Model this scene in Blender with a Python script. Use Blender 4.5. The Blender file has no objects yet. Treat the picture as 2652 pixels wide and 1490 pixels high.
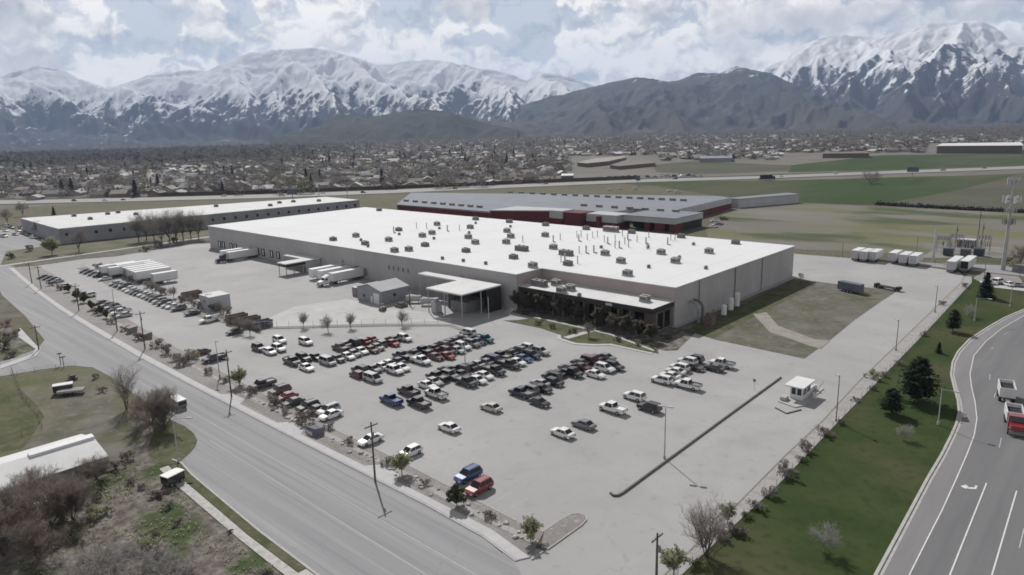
import bpy, math, random
import numpy as np
from mathutils import Vector, Matrix
random.seed(7)
rng = np.random.default_rng(11)
pi = math.pi
sc = bpy.context.scene
COL = sc.collection
# ------------------------------------------------------------------ camera model (solved from the building's edges)
CAMH = 52.0
FPX, PITCH, ROLL, YAW = 1832.976, 0.220120, -0.025799, -0.745722
_c, _s = math.cos(YAW), math.sin(YAW)
FW = np.array([_s*math.cos(PITCH), _c*math.cos(PITCH), -math.sin(PITCH)])
_R0 = np.array([_c, -_s, 0.0]); _U0 = np.cross(_R0, FW)
RT = math.cos(ROLL)*_R0 + math.sin(ROLL)*_U0
UP = -math.sin(ROLL)*_R0 + math.cos(ROLL)*_U0
def ray(u, v):
    d = FW*FPX + RT*(u-1326) - UP*(v-745)
    return d/np.linalg.norm(d)
def P(u, v, z=0.0):                       # ground point (at height z) that the photo shows at u, v
    d = ray(u, v); t = (z-CAMH)/d[2]
    return Vector((d[0]*t, d[1]*t, z))
def far(u, v, r):                         # point at horizontal distance r seen at u, v
    d = ray(u, v); t = r/math.hypot(d[0], d[1])
    return Vector((d[0]*t, d[1]*t, CAMH+d[2]*t))
cam = bpy.data.cameras.new('camera'); camo = bpy.data.objects.new('camera', cam); COL.objects.link(camo)
M = Matrix(((RT[0], UP[0], -FW[0], 0), (RT[1], UP[1], -FW[1], 0), (RT[2], UP[2], -FW[2], CAMH), (0, 0, 0, 1)))
camo.matrix_world = M
cam.sensor_width = 36; cam.lens = FPX/2652*36; cam.clip_start = 0.5; cam.clip_end = 120000
sc.camera = camo
# ------------------------------------------------------------------ mesh helper
class MB:
    def __init__(s): s.v = []; s.f = []; s.m = []
    def face(s, pts, mi=0):
        n = len(s.v); s.v += [tuple(p) for p in pts]; s.f.append(tuple(range(n, n+len(pts)))); s.m.append(mi)
    def box(s, a, b, mi=0, top=None):
        x0, y0, z0 = a; x1, y1, z1 = b; n = len(s.v)
        s.v += [(x0,y0,z0),(x1,y0,z0),(x1,y1,z0),(x0,y1,z0),(x0,y0,z1),(x1,y0,z1),(x1,y1,z1),(x0,y1,z1)]
        for k, q in enumerate(((3,2,1,0),(4,5,6,7),(0,1,5,4),(1,2,6,5),(2,3,7,6),(3,0,4,7))):
            s.f.append(tuple(n+i for i in q)); s.m.append(top if (k == 1 and top is not None) else mi)
    def hexa(s, p, mi=0):                 # 8 corners: bottom ring, top ring
        n = len(s.v); s.v += [tuple(q) for q in p]
        for q in ((3,2,1,0),(4,5,6,7),(0,1,5,4),(1,2,6,5),(2,3,7,6),(3,0,4,7)):
            s.f.append(tuple(n+i for i in q)); s.m.append(mi)
    def prism(s, poly, z0, z1, mi=0, top=None):
        a = sum(poly[i][0]*poly[(i+1)%len(poly)][1]-poly[(i+1)%len(poly)][0]*poly[i][1] for i in range(len(poly)))
        if a < 0: poly = poly[::-1]
        n = len(poly); b = len(s.v)
        s.v += [(p[0],p[1],z0) for p in poly]+[(p[0],p[1],z1) for p in poly]
        s.f.append(tuple(b+n+i for i in range(n))); s.m.append(mi if top is None else top)
        s.f.append(tuple(b+n-1-i for i in range(n))); s.m.append(mi)
        for i in range(n):
            j = (i+1)%n; s.f.append((b+i,b+j,b+n+j,b+n+i)); s.m.append(mi)
    def tube(s, p, q, r0, r1=None, n=6, mi=0, caps=True):
        r1 = r0 if r1 is None else r1
        p = Vector(p); q = Vector(q); d = (q-p)
        if d.length < 1e-6: return
        d.normalize(); a = d.orthogonal().normalized(); b = d.cross(a); k = len(s.v)
        for c, r in ((p, r0), (q, r1)):
            for i in range(n):
                t = 2*pi*i/n; s.v.append(tuple(c+a*(math.cos(t)*r)+b*(math.sin(t)*r)))
        for i in range(n):
            j = (i+1)%n; s.f.append((k+i,k+j,k+n+j,k+n+i)); s.m.append(mi)
        if caps:
            s.f.append(tuple(k+n+i for i in range(n))); s.m.append(mi)
            s.f.append(tuple(k+n-1-i for i in range(n))); s.m.append(mi)
    def path(s, pts, r, n=6, mi=0):
        for a, b in zip(pts[:-1], pts[1:]): s.tube(a, b, r, r, n, mi)
    def sliver(s, p, q, w, mi=0):         # a thin twig
        p = Vector(p); q = Vector(q); d = q-p
        if d.length < 1e-6: return
        o = d.normalized().cross(Vector((random.uniform(-1,1), random.uniform(-1,1), random.uniform(-1,1))))
        if o.length < 1e-4: return
        o.normalize(); s.face((p-o*w, p+o*w, q), mi)
    def mesh(s, name, mats, smooth=False):
        me = bpy.data.meshes.new(name); me.from_pydata(s.v, [], s.f)
        for m in (mats if isinstance(mats, (list, tuple)) else [mats]): me.materials.append(m)
        me.polygons.foreach_set('material_index', s.m)
        if smooth: me.polygons.foreach_set('use_smooth', [True]*len(s.f))
        me.update(); return me
    def build(s, name, mats, parent=None, smooth=False, loc=None, rotz=0):
        return link(name, s.mesh(name, mats, smooth), parent, loc, rotz)
def link(name, me, parent=None, loc=None, rotz=0):
    o = bpy.data.objects.new(name, me); COL.objects.link(o)
    if parent is not None: o.parent = parent
    if loc is not None: o.location = loc
    o.rotation_euler = (0, 0, rotz); return o
USED = {}
def tag(o, label, cat, group=None, kind=None):
    o['label'] = label; o['category'] = cat
    if group: o['group'] = group
    if kind: o['kind'] = kind
    return o
def struct(o, kind='structure'):
    o['kind'] = kind; return o
def empty(name, loc, label, cat, group=None, rotz=0):
    o = bpy.data.objects.new(name, None); COL.objects.link(o); o.empty_display_size = .5
    o.location = loc; o.rotation_euler = (0,0,rotz); return tag(o, label, cat, group)
def bulk(name, V, F, MI, mats):           # big mesh from numpy triangles
    me = bpy.data.meshes.new(name); n = len(F)
    me.vertices.add(len(V)); me.vertices.foreach_set('co', V.astype(np.float32).ravel())
    me.loops.add(n*3); me.loops.foreach_set('vertex_index', F.astype(np.int32).ravel())
    me.polygons.add(n); me.polygons.foreach_set('loop_start', np.arange(0, 3*n, 3, dtype=np.int32))
    try: me.polygons.foreach_set('loop_total', np.full(n, 3, dtype=np.int32))
    except Exception: pass
    for m in mats: me.materials.append(m)
    if MI is not None: me.polygons.foreach_set('material_index', MI.astype(np.int32))
    me.update(calc_edges=True); me.validate(); return me
ORD = ['first','second','third','fourth','fifth','sixth','seventh','eighth','ninth','tenth','eleventh','twelfth','thirteenth',
       'fourteenth','fifteenth','sixteenth','seventeenth','eighteenth','nineteenth','twentieth']
# ------------------------------------------------------------------ materials
def mat(name, col, rough=.85, var=0, scale=1.0, col2=None, detail=4, bump=0, stretch=None, metal=0, coat=0, ramp=(.35,.65), spec=.3,
        extra=None):
    m = bpy.data.materials.new(name); m.use_nodes = True; nt = m.node_tree; b = nt.nodes['Principled BSDF']
    b.inputs['Roughness'].default_value = rough; b.inputs['Metallic'].default_value = metal
    b.inputs['Specular IOR Level'].default_value = spec
    if coat: b.inputs['Coat Weight'].default_value = coat; b.inputs['Coat Roughness'].default_value = .05
    if var == 0 and col2 is None:
        b.inputs['Base Color'].default_value = (*col, 1); return m
    tc = nt.nodes.new('ShaderNodeNewGeometry'); vec = tc.outputs['Position']
    if stretch:
        mp = nt.nodes.new('ShaderNodeMapping'); mp.inputs['Scale'].default_value = stretch
        nt.links.new(vec, mp.inputs['Vector']); vec = mp.outputs['Vector']
    nz = nt.nodes.new('ShaderNodeTexNoise'); nz.inputs['Scale'].default_value = scale; nz.inputs['Detail'].default_value = detail
    nz.inputs['Roughness'].default_value = .6
    nt.links.new(vec, nz.inputs['Vector'])
    rp = nt.nodes.new('ShaderNodeValToRGB'); rp.color_ramp.elements[0].position = ramp[0]; rp.color_ramp.elements[1].position = ramp[1]
    if col2 is None: a = [c*(1-var) for c in col]; d = [c*(1+var) for c in col]
    else: a, d = col, col2
    rp.color_ramp.elements[0].color = (*a, 1); rp.color_ramp.elements[1].color = (*d, 1)
    nt.links.new(nz.outputs['Fac'], rp.inputs['Fac']); out = rp.outputs['Color']
    if extra:                              # a second, finer layer: (col, scale, amount, ramp)
        for (c3, sc3, amt, r3) in extra:
            n2 = nt.nodes.new('ShaderNodeTexNoise'); n2.inputs['Scale'].default_value = sc3; n2.inputs['Detail'].default_value = 5
            nt.links.new(vec, n2.inputs['Vector'])
            r2 = nt.nodes.new('ShaderNodeMapRange'); r2.inputs['From Min'].default_value = r3[0]; r2.inputs['From Max'].default_value = r3[1]
            r2.inputs['To Max'].default_value = amt
            nt.links.new(n2.outputs['Fac'], r2.inputs['Value'])
            mx = nt.nodes.new('ShaderNodeMix'); mx.data_type = 'RGBA'; mx.inputs['B'].default_value = (*c3, 1)
            nt.links.new(r2.outputs['Result'], mx.inputs['Factor']); nt.links.new(out, mx.inputs['A']); out = mx.outputs['Result']
    nt.links.new(out, b.inputs['Base Color'])
    if bump:
        bp = nt.nodes.new('ShaderNodeBump'); bp.inputs['Strength'].default_value = .6; bp.inputs['Distance'].default_value = bump
        nt.links.new(nz.outputs['Fac'], bp.inputs['Height']); nt.links.new(bp.outputs['Normal'], b.inputs['Normal'])
    return m
def lines(m, axis, period, offset, width, col, amt):     # thin joints at regular world positions
    nt = m.node_tree; b = nt.nodes['Principled BSDF']; src = b.inputs['Base Color']
    geo = nt.nodes.new('ShaderNodeNewGeometry'); sp = nt.nodes.new('ShaderNodeSeparateXYZ'); nt.links.new(geo.outputs['Position'], sp.inputs[0])
    a = nt.nodes.new('ShaderNodeMath'); a.operation = 'ADD'; a.inputs[1].default_value = 5000*period-offset; nt.links.new(sp.outputs['XYZ'.index(axis)], a.inputs[0])
    d = nt.nodes.new('ShaderNodeMath'); d.operation = 'MODULO'; d.inputs[1].default_value = period; nt.links.new(a.outputs[0], d.inputs[0])
    l = nt.nodes.new('ShaderNodeMath'); l.operation = 'LESS_THAN'; l.inputs[1].default_value = width; nt.links.new(d.outputs[0], l.inputs[0])
    k = nt.nodes.new('ShaderNodeMath'); k.operation = 'MULTIPLY'; k.inputs[1].default_value = amt; nt.links.new(l.outputs[0], k.inputs[0])
    mx = nt.nodes.new('ShaderNodeMix'); mx.data_type = 'RGBA'; mx.inputs['B'].default_value = (*col, 1)
    if src.is_linked: nt.links.new(src.links[0].from_socket, mx.inputs['A'])
    else: mx.inputs['A'].default_value = src.default_value
    nt.links.new(k.outputs[0], mx.inputs['Factor']); nt.links.new(mx.outputs['Result'], src); return m
X = {}
X['ground'] = mat('dry_ground', (.13,.115,.085), var=0, scale=.02, col2=(.10,.105,.06), detail=8, spec=.05, extra=[((.17,.15,.12), .3, .6, (.45,.7))])
X['suburb'] = mat('suburb_ground', (.185,.17,.155), scale=.012, col2=(.14,.135,.11), detail=9, spec=.05, extra=[((.2,.19,.18), .05, .7, (.5,.62))])
X['concrete'] = mat('lot_concrete', (.318,.313,.313), scale=.03, col2=(.362,.357,.357), detail=9, extra=[((.265,.26,.26), .12, .6, (.5,.72)), ((.41,.405,.40), .05, .5, (.5,.7)), ((.25,.245,.245), .55, .5, (.6,.72))])
lines(X['concrete'], 'X', 6.1, 1.3, .09, (.25,.245,.245), .22); lines(X['concrete'], 'Y', 6.1, 2.2, .09, (.25,.245,.245), .22)
def cracks(m, sc_, w, col, amt):          # thin wandering cracks
    nt = m.node_tree; src = nt.nodes['Principled BSDF'].inputs['Base Color']; g = nt.nodes.new('ShaderNodeNewGeometry'); n = nt.nodes.new('ShaderNodeTexNoise'); n.inputs['Scale'].default_value = .35; nt.links.new(g.outputs['Position'], n.inputs['Vector'])
    s = nt.nodes.new('ShaderNodeVectorMath'); s.operation = 'MULTIPLY_ADD'; s.inputs[1].default_value = (4,4,0); nt.links.new(n.outputs['Color'], s.inputs[0]); nt.links.new(g.outputs['Position'], s.inputs[2])
    v = nt.nodes.new('ShaderNodeTexVoronoi'); v.voronoi_dimensions = '2D'; v.feature = 'DISTANCE_TO_EDGE'; v.inputs['Scale'].default_value = sc_; nt.links.new(s.outputs[0], v.inputs['Vector'])
    l = nt.nodes.new('ShaderNodeMath'); l.operation = 'LESS_THAN'; l.inputs[1].default_value = w; nt.links.new(v.outputs['Distance'], l.inputs[0]); k = nt.nodes.new('ShaderNodeMath'); k.operation = 'MULTIPLY'; k.inputs[1].default_value = amt; nt.links.new(l.outputs[0], k.inputs[0])
    mx = nt.nodes.new('ShaderNodeMix'); mx.data_type = 'RGBA'; mx.inputs['B'].default_value = (*col, 1); nt.links.new(src.links[0].from_socket, mx.inputs['A']); nt.links.new(k.outputs[0], mx.inputs['Factor']); nt.links.new(mx.outputs['Result'], src)
cracks(X['concrete'], .045, .0028, (.22,.218,.215), .33)
X['street'] = mat('street_asphalt', (.225,.226,.235), scale=.55, col2=(.30,.30,.307), detail=5, stretch=(.016,1,1), ramp=(.3,.7), extra=[((.20,.20,.208), 1.3, .5, (.52,.66)), ((.34,.34,.345), 1.9, .4, (.6,.68))])
cracks(X['street'], .05, .0035, (.17,.17,.175), .3)
X['road'] = mat('road_asphalt', (.142,.141,.147), scale=.35, col2=(.172,.172,.176), detail=6, stretch=(1,.07,1), extra=[((.125,.124,.13), .6, .5, (.5,.7))])
X['shoulder'] = mat('shoulder_asphalt', (.185,.18,.187), scale=.3, col2=(.22,.215,.22), detail=5, stretch=(1,.1,1))
X['walk'] = mat('sidewalk_concrete', (.445,.44,.445), var=.06, scale=.4)
lines(X['walk'], 'X', 1.8, 0, .06, (.3,.29,.28), .6)
X['walk_old'] = mat('old_sidewalk_concrete', (.45,.44,.42), scale=1.2, col2=(.36,.35,.33), ramp=(.45,.6))
lines(X['walk_old'], 'X', 1.8, 0, .07, (.2,.2,.17), .7)
X['kerb'] = mat('kerb_concrete', (.40,.39,.38), var=.1, scale=.8)
X['shadekerb'] = mat('shaded_kerb', (.10,.10,.10), var=.2, scale=2)  # concrete kerb coloured dark to stand for its shaded side and shadow
X['gravel'] = mat('gravel', (.185,.172,.168), scale=3.5, col2=(.30,.285,.28), detail=8, bump=.08, extra=[((.155,.14,.13), .12, .6, (.5,.7)), ((.38,.36,.35), 1.3, .6, (.62,.7))])
X['gravel_dark'] = mat('weedy_gravel', (.175,.163,.15), scale=2.5, col2=(.26,.245,.23), detail=8, bump=.06, extra=[((.12,.13,.08), .15, .5, (.5,.7))])
X['gravel_pale'] = mat('pale_gravel', (.26,.25,.247), scale=3, col2=(.385,.375,.37), detail=8, bump=.06, extra=[((.25,.23,.22), .5, .6, (.5,.65))])
X['lawn'] = mat('lawn_grass', (.033,.055,.019), scale=.09, col2=(.056,.072,.028), detail=8, bump=.04, spec=.03, extra=[((.088,.084,.046), .05, .75, (.48,.66)), ((.026,.04,.015), .7, .5, (.5,.7))])
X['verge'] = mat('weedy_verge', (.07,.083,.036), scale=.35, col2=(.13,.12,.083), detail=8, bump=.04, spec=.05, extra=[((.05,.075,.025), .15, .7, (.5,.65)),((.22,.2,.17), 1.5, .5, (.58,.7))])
X['rough'] = mat('rough_grass', (.105,.103,.078), scale=.1, col2=(.175,.165,.148), detail=9, bump=.05, spec=.05, extra=[((.085,.095,.04), .12, .7, (.53,.66)), ((.22,.205,.18), .5, .5, (.55,.68)), ((.07,.07,.05), .35, .5, (.58,.7))])
X['scrub'] = mat('scrub_ground', (.09,.076,.064), scale=.6, col2=(.24,.22,.205), detail=10, bump=.2, spec=.05, extra=[((.045,.075,.022), .11, .85, (.53,.62)), ((.06,.045,.035), .5, .6, (.52,.68))])
X['weedpatch'] = mat('trampled_grass', (.10,.103,.055), scale=.08, col2=(.175,.16,.135), detail=9, bump=.04, spec=.05, extra=[((.09,.12,.04), .07, .6, (.52,.66)), ((.24,.22,.19), .9, .4, (.55,.7))])
X['dirt'] = mat('dirt_track', (.24,.215,.19), scale=.4, col2=(.30,.28,.255), detail=8)
X['field_green'] = mat('green_field', (.042,.068,.026), scale=.012, col2=(.064,.085,.044), detail=7, spec=.03, stretch=(1,.35,1), extra=[((.105,.10,.07), .009, .7, (.5,.66)), ((.05,.075,.03), .05, .4, (.5,.66))])
X['field_dull'] = mat('dull_field', (.082,.088,.062), scale=.015, col2=(.115,.108,.088), detail=7, spec=.03, extra=[((.09,.12,.06), .01, .6, (.5,.7))])
X['field_dry'] = mat('dry_field', (.165,.155,.14), scale=.02, col2=(.20,.19,.17), detail=8, stretch=(.45,1,1), spec=.04, extra=[((.155,.158,.082), .035, .85, (.46,.58)), ((.075,.092,.05), .03, .9, (.53,.63))])
X['highway'] = mat('highway_concrete', (.30,.295,.29), var=.06, scale=.05)
X['white_paint'] = mat('white_marking', (.62,.62,.61), var=.15, scale=3)
X['faint_paint'] = mat('worn_marking', (.40,.395,.385), scale=2, col2=(.5,.495,.48))
X['roofwhite'] = mat('white_membrane', (.63,.635,.645), scale=.06, col2=(.665,.67,.68), detail=6, extra=[((.56,.56,.56), .25, .3, (.6,.75))])
lines(X['roofwhite'], 'X', 15.2, -6.5, .13, (.33,.33,.33), .8); lines(X['roofwhite'], 'Y', 30.4, 11, .13, (.33,.33,.33), .75)
X['roofwhite2'] = mat('white_roofing', (.6,.6,.6), var=.06, scale=.2, detail=6)
X['wall'] = mat('ribbed_wall_panel', (.40,.388,.386), scale=.12, col2=(.445,.433,.43), detail=6, stretch=(1,1,.25))
X['wall2'] = mat('warehouse_wall', (.27,.272,.29), var=.1, scale=.15)
X['wallpink'] = mat('painted_upper_wall', (.37,.31,.30), var=.05, scale=.2)
X['trim'] = mat('metal_trim', (.5,.5,.5), .5, var=.04, scale=1)
X['dark'] = mat('dark_recess', (.02,.02,.022), .7)  # near-black standing for shade in openings and recesses; black parts share it
X['glass'] = mat('dark_glass', (.012,.014,.018), .08, spec=.6)
X['bronze'] = mat('bronze_fascia', (.035,.03,.026), .5, var=.15, scale=.5)
X['pillar'] = mat('brown_pillar', (.14,.12,.10), var=.1, scale=.5)
X['steel'] = mat('galvanised_steel', (.36,.37,.38), .45, var=.12, scale=2, metal=.3)
X['unit'] = mat('air_unit_grey', (.38,.375,.36), .6, var=.15, scale=1.2)
X['unitdark'] = mat('air_unit_dark', (.19,.188,.18), .6, var=.2, scale=1.5)
X['grille'] = mat('unit_grille', (.14,.138,.135), .6)
X['white'] = mat('white_metal', (.66,.66,.66), .4, var=.05, scale=.6)
X['trailer'] = mat('trailer_white', (.62,.62,.63), .4, scale=.5, col2=(.69,.69,.69), stretch=(1,1,.3))
X['trailergrey'] = mat('trailer_grey', (.42,.42,.43), .4, var=.08, scale=.8)
X['tyre'] = mat('tyre_rubber', (.018,.018,.018), .8)
X['rim'] = mat('wheel_rim', (.35,.35,.36), .3, metal=.6)
X['lamp'] = mat('lamp_glass', (.6,.6,.58), .15)
X['tail'] = mat('tail_lamp', (.3,.015,.015), .2)
X['wood'] = mat('weathered_wood', (.10,.08,.065), var=.25, scale=3)
X['rust'] = mat('rusty_steel', (.13,.085,.065), scale=1.5, col2=(.19,.15,.125), detail=7)
X['bluegrey'] = mat('blue_grey_steel', (.13,.135,.17), var=.15, scale=1)
X['red'] = mat('red_panel', (.115,.03,.033), var=.12, scale=.4)
X['greyroof'] = mat('grey_metal_roof', (.19,.205,.235), var=.08, scale=.1)
lines(X['greyroof'], 'X', 6, 0, .25, (.25,.26,.29), .5)
X['greywall'] = mat('pale_grey_panel', (.42,.425,.44), var=.06, scale=.2)
X['bark'] = mat('bark', (.10,.085,.072), var=.25, scale=4)
X['barkpale'] = mat('pale_bark', (.23,.215,.20), var=.2, scale=4)
X['twig'] = mat('grey_twigs', (.23,.21,.195), var=.25, scale=.6)
X['twigpale'] = mat('pale_twigs', (.34,.33,.32), var=.2, scale=.6)
X['twigred'] = mat('brown_twigs', (.225,.19,.17), var=.3, scale=.5)
X['needle'] = mat('pine_needles', (.03,.042,.027), scale=1.2, col2=(.075,.095,.06), detail=3, ramp=(.3,.7))
X['spruce'] = mat('spruce_needles', (.024,.036,.034), scale=1.5, col2=(.058,.075,.07), detail=3, ramp=(.3,.7))
X['leaf'] = mat('young_leaves', (.25,.265,.165), scale=1.3, col2=(.40,.41,.27), detail=3, ramp=(.3,.7))
X['leafpale'] = mat('pale_new_leaves', (.27,.275,.17), scale=1.5, col2=(.42,.42,.28), detail=3, ramp=(.3,.7))
X['leafdark'] = mat('olive_leaves', (.095,.105,.06), scale=1.4, col2=(.18,.19,.12), detail=3, ramp=(.3,.7))
X['leafbrown'] = mat('dusky_foliage', (.12,.112,.085), scale=1.2, col2=(.24,.22,.175), detail=3, ramp=(.3,.7))
X['pale_concrete'] = mat('pale_yard_concrete', (.40,.397,.395), scale=.08, col2=(.47,.465,.46), detail=8, extra=[((.34,.335,.33), .3, .5, (.5,.7))])
X['blossom'] = mat('pink_blossom', (.22,.15,.15), scale=1.2, col2=(.36,.27,.27), detail=3)
X['reed'] = mat('dry_brush', (.20,.18,.16), scale=1.3, col2=(.33,.31,.29), detail=3)
for k_ in ('needle','spruce','leaf','leafpale','leafdark','leafbrown','blossom','reed','twig','twigpale','twigred'):   # thin foliage lets light through
    nt_ = X[k_].node_tree; b_ = nt_.nodes['Principled BSDF']; b_.inputs['Specular IOR Level'].default_value = .05
    tr_ = nt_.nodes.new('ShaderNodeBsdfTranslucent'); mx_ = nt_.nodes.new('ShaderNodeMixShader'); mx_.inputs[0].default_value = .5
    nt_.links.new(b_.inputs['Base Color'].links[0].from_socket, tr_.inputs['Color'])
    nt_.links.new(b_.outputs[0], mx_.inputs[1]); nt_.links.new(tr_.outputs[0], mx_.inputs[2]); nt_.links.new(mx_.outputs[0], nt_.nodes['Material Output'].inputs['Surface'])
X['rock'] = mat('landscape_rock', (.24,.225,.21), scale=1, col2=(.5,.48,.45), detail=4)
PAINT = dict(white=(.72,.72,.71), silver=(.38,.385,.39), grey=(.16,.16,.165), black=(.026,.026,.028), red=(.22,.022,.028), maroon=(.085,.014,.02),
             blue=(.025,.06,.19), navy=(.018,.022,.055), teal=(.03,.13,.15), green=(.022,.035,.03), brown=(.04,.027,.026), beige=(.47,.44,.38), purple=(.045,.042,.095))
for k, c in PAINT.items(): X['p_'+k] = mat('car_paint_'+k, c, .3, coat=.6, spec=.5, metal=.0)
# ------------------------------------------------------------------ setting: ground and sheets
def sheet(name, pts, z, m, kind='structure'):
    pts = [(p[0], p[1]) for p in pts]
    a = sum(pts[i][0]*pts[(i+1)%len(pts)][1]-pts[(i+1)%len(pts)][0]*pts[i][1] for i in range(len(pts)))
    if a < 0: pts = pts[::-1]
    b = MB(); b.face([(x, y, z) for x, y in pts]); return struct(b.build(name, m), kind)
def px(*l): return [P(*q) for q in l]
def slab(name, pts, z0, z1, m, kind='structure'):
    b = MB(); b.prism([(p[0], p[1]) for p in pts], z0, z1); return struct(b.build(name, m), kind)
g = MB(); rr = [0, 60, 120, 220, 400, 700, 1200, 2200, 4000, 8000, 15400]; NA = 48
for i in range(len(rr)-1):
    for k in range(NA):
        t0, t1 = 2*pi*k/NA, 2*pi*(k+1)/NA
        q = [(rr[j]*math.cos(t), rr[j]*math.sin(t), 0) for j, t in ((i, t0), (i+1, t0), (i+1, t1), (i, t1))]
        g.face(q if i else q[1:] if False else [q[0], q[1], q[2]], 1 if rr[i] >= 700 else 0)
struct(g.build('ground', [X['ground'], X['suburb']]))
# paved yard and parking lot
LOT = [(-49.4,48), (-49.4,56.3), (-51.7,58.2), (-51.7,63.6), (-59.1,63.6), (-78.7,64.5), (-107.4,65.2), (-130,66), (-184,68.7), (-225,72), (-263.4,75.6), (-310,79), (-352,82),
       (-353.5,100), (-348,112), (-352,130), (-354,152), (-344,300), (-120,300), (-106,284), (-84,286.5), (-64,284.5), (-48.5,280), (-45.8,273), (-44.4,262.9), (-41.8,180.1),
       (-40.8,147.4), (-39.4,122.7), (-39.1,105.8), (-38.3,86.5), (-37.8,71), (-37.4,48)]
LOT = [p for p in LOT if p != (-344,300)]
sheet('parking_lot', LOT, .05, X['concrete'])
sheet('grass_patch', px((1755,850),(1849,880),(1949,901),(2083,930),(2152,880),(2210,832),(2268,791),(2324,754),(2152,735),(2056,722)), .09, X['rough'])
sheet('dirt_track', px((1950,815),(1985,810),(2015,845),(2060,862),(2110,880),(2150,884),(2125,905),(2085,893),(2040,877),(1995,862)), .12, X['dirt'])
sheet('wall_shadow_strip', px((1775,858),(1849,877),(2114,738),(2060,722)), .11, X['verge'])  # weedy ground cut to the side wall's cast shadow, dark colour deepens it
# streets
ST_R = [(-364,79.5), (-356.4,72.3), (-330,69.5), (-290,65.5), (-252,62.5), (-215,60.6), (-180,59.3), (-150,58.8), (-108,58.5), (-72,58.5), (-60,58), (-52,56.2), (-48,53)]
ST_L = [(-30,38.2), (-69.4,39.4), (-84.2,39.7), (-107.3,40.9), (-113.6,41.6)]+[tuple(P(*q).to_2d()) for q in ((476,1189),(493,1174),(506,1158),(511,1141),(503,1124),(480,1105))]+[(-132.8,48.0), (-149.3,48.7), (-170,49.6), (-180,49.3), (-185.5,46.5), (-188,41), (-190.2,33), (-193,-20),
        (-207,-20), (-203,33), (-203.5,37.5), (-208.1,45), (-216,49), (-252.6,53.3), (-294,56.5), (-365.2,68), (-460,82)]
sheet('street', [(-30,20), (-30,38.2)]+ST_L[1:]+[(-460,96)]+ST_R+[(-37,48), (-30,44), (20,44), (20,20)], .03, X['street'])
for nm, y0, y1, xa, xb in (('road_marking', 51.6, 51.7, -170, -40), ('road_marking', 47.6, 47.7, -118, -40)):
    sheet(nm, [(xa,y0+.9),(xb,y0),(xb,y1),(xa,y1+.9)], .045, X['faint_paint'])
def walk(name, inner, outer, m=X['walk'], z=.16): slab(name, inner+outer[::-1], -.1, z, m)
SW_O = [(-356.4,72.6), (-330,69.8), (-290,65.8), (-252,62.8), (-215,60.9), (-180,59.6), (-150,59.05), (-108,58.75), (-72,58.75), (-60,58.25), (-53,57)]
SW_I = [(-355.5,74.0), (-330,71.2), (-290,67.1), (-252,64.1), (-215,62.4), (-180,61.1), (-150,60.4), (-138,60.3), (-136.5,62.0), (-131.5,62.0), (-130,60.2), (-115.5,60.1), (-113.8,61.9), (-109,61.9), (-107.5,60.1), (-88.5,60.1), (-87,61.9), (-82,61.9), (-80.5,60.1), (-72,60.1), (-60,59.9), (-52.2,58.5)]
walk('sidewalk', SW_I, SW_O)
struct(link('kerb', (lambda b: ([b.hexa([(p[0],p[1]-.32,-.1),(q[0],q[1]-.32,-.1),(q[0],q[1],-.1),(p[0],p[1],-.1),(p[0],p[1]-.32,.13),(q[0],q[1]-.32,.13),(q[0],q[1],.13),(p[0],p[1],.13)]) for p, q in zip(SW_O[:-1], SW_O[1:])], b.mesh('kerb', X['kerb']))[1])(MB())))
STRIP_I = [(-59.1,63.5), (-78.7,64.4), (-93.6,65.0), (-107.4,65.1), (-130,65.9), (-184,68.6), (-225,71.9), (-263.4,75.5), (-310,78.9), (-352,81.9)]
slab('gravel_strip', STRIP_I+SW_I+[(-54.5,64)], -.1, .13, X['gravel'])
sheet('gravel_swale', [(x, y+.9*math.sin(x*.31)*.35+dy) for dy, r in ((-.55, 1), (.55, -1)) for x, y in [(-54,61.2),(-66,61.7),(-79,62.2),(-96,62.6),(-112,63.2),(-130,63.6),(-160,64.6),(-190,66),(-230,69)][::r]], .16, X['gravel_pale'])
sheet('weedy_band', [(-54,60.7),(-70,60.9),(-81,60.9),(-88,60.9),(-107,60.9),(-115,60.9),(-130,61),(-132,62.4),(-100,62),(-79,61.6),(-60,61.2)], .15, X['gravel_dark'])
slab('gravel_island', [(-54.5,64), (-54.5,67.8), (-54.3,69.6), (-53.7,70.5), (-52.7,70.5), (-52.1,69.9), (-51.8,68.5), (-51.7,61.3), (-52.4,60.9)], -.1, .17, X['gravel'])
def edging(name, pts, w, h, m, label=None, cat=None):
    b = MB()
    for p, q in zip(pts[:-1], pts[1:]):
        d = Vector((q[0]-p[0], q[1]-p[1], 0)).normalized()*(w/2); n = Vector((-d.y, d.x, 0))
        A = [Vector((p[0],p[1],0))-n, Vector((q[0],q[1],0))-n, Vector((q[0],q[1],0))+n, Vector((p[0],p[1],0))+n]
        b.hexa([(a.x,a.y,-.1) for a in A]+[(a.x,a.y,h) for a in A])
    o = b.build(name, m)
    if label: tag(o, label, cat)
    else: struct(o)
    return o
edging('kerb', [(-59.1,63.62), (-78.7,64.5), (-93.6,65.1), (-107.4,65.2), (-130,66), (-184,68.7), (-225,72), (-263.4,75.6)], .16, .17, X['kerb'])
edging('kerb', [(-54.62,63.7), (-54.62,67.8), (-54.4,69.7), (-53.75,70.62), (-52.65,70.62), (-51.98,69.95), (-51.68,68.5), (-51.58,61.2)], .16, .2, X['kerb'])
edging('kerb', [(-51.75,60.5), (-51.7,58.3)], .16, .2, X['kerb'])
edging('kerb', [(-53.6,77.9), (-52.9,77.55), (-52.35,77.9), (-52.2,79), (-52.35,84), (-53.2,115), (-53.8,140)], .28, .32, X['shadekerb'])
edging('kerb', [(-48.2,123.6), (-45.6,122.2), (-44.2,125.6)], .25, .22, X['shadekerb'])
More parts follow.
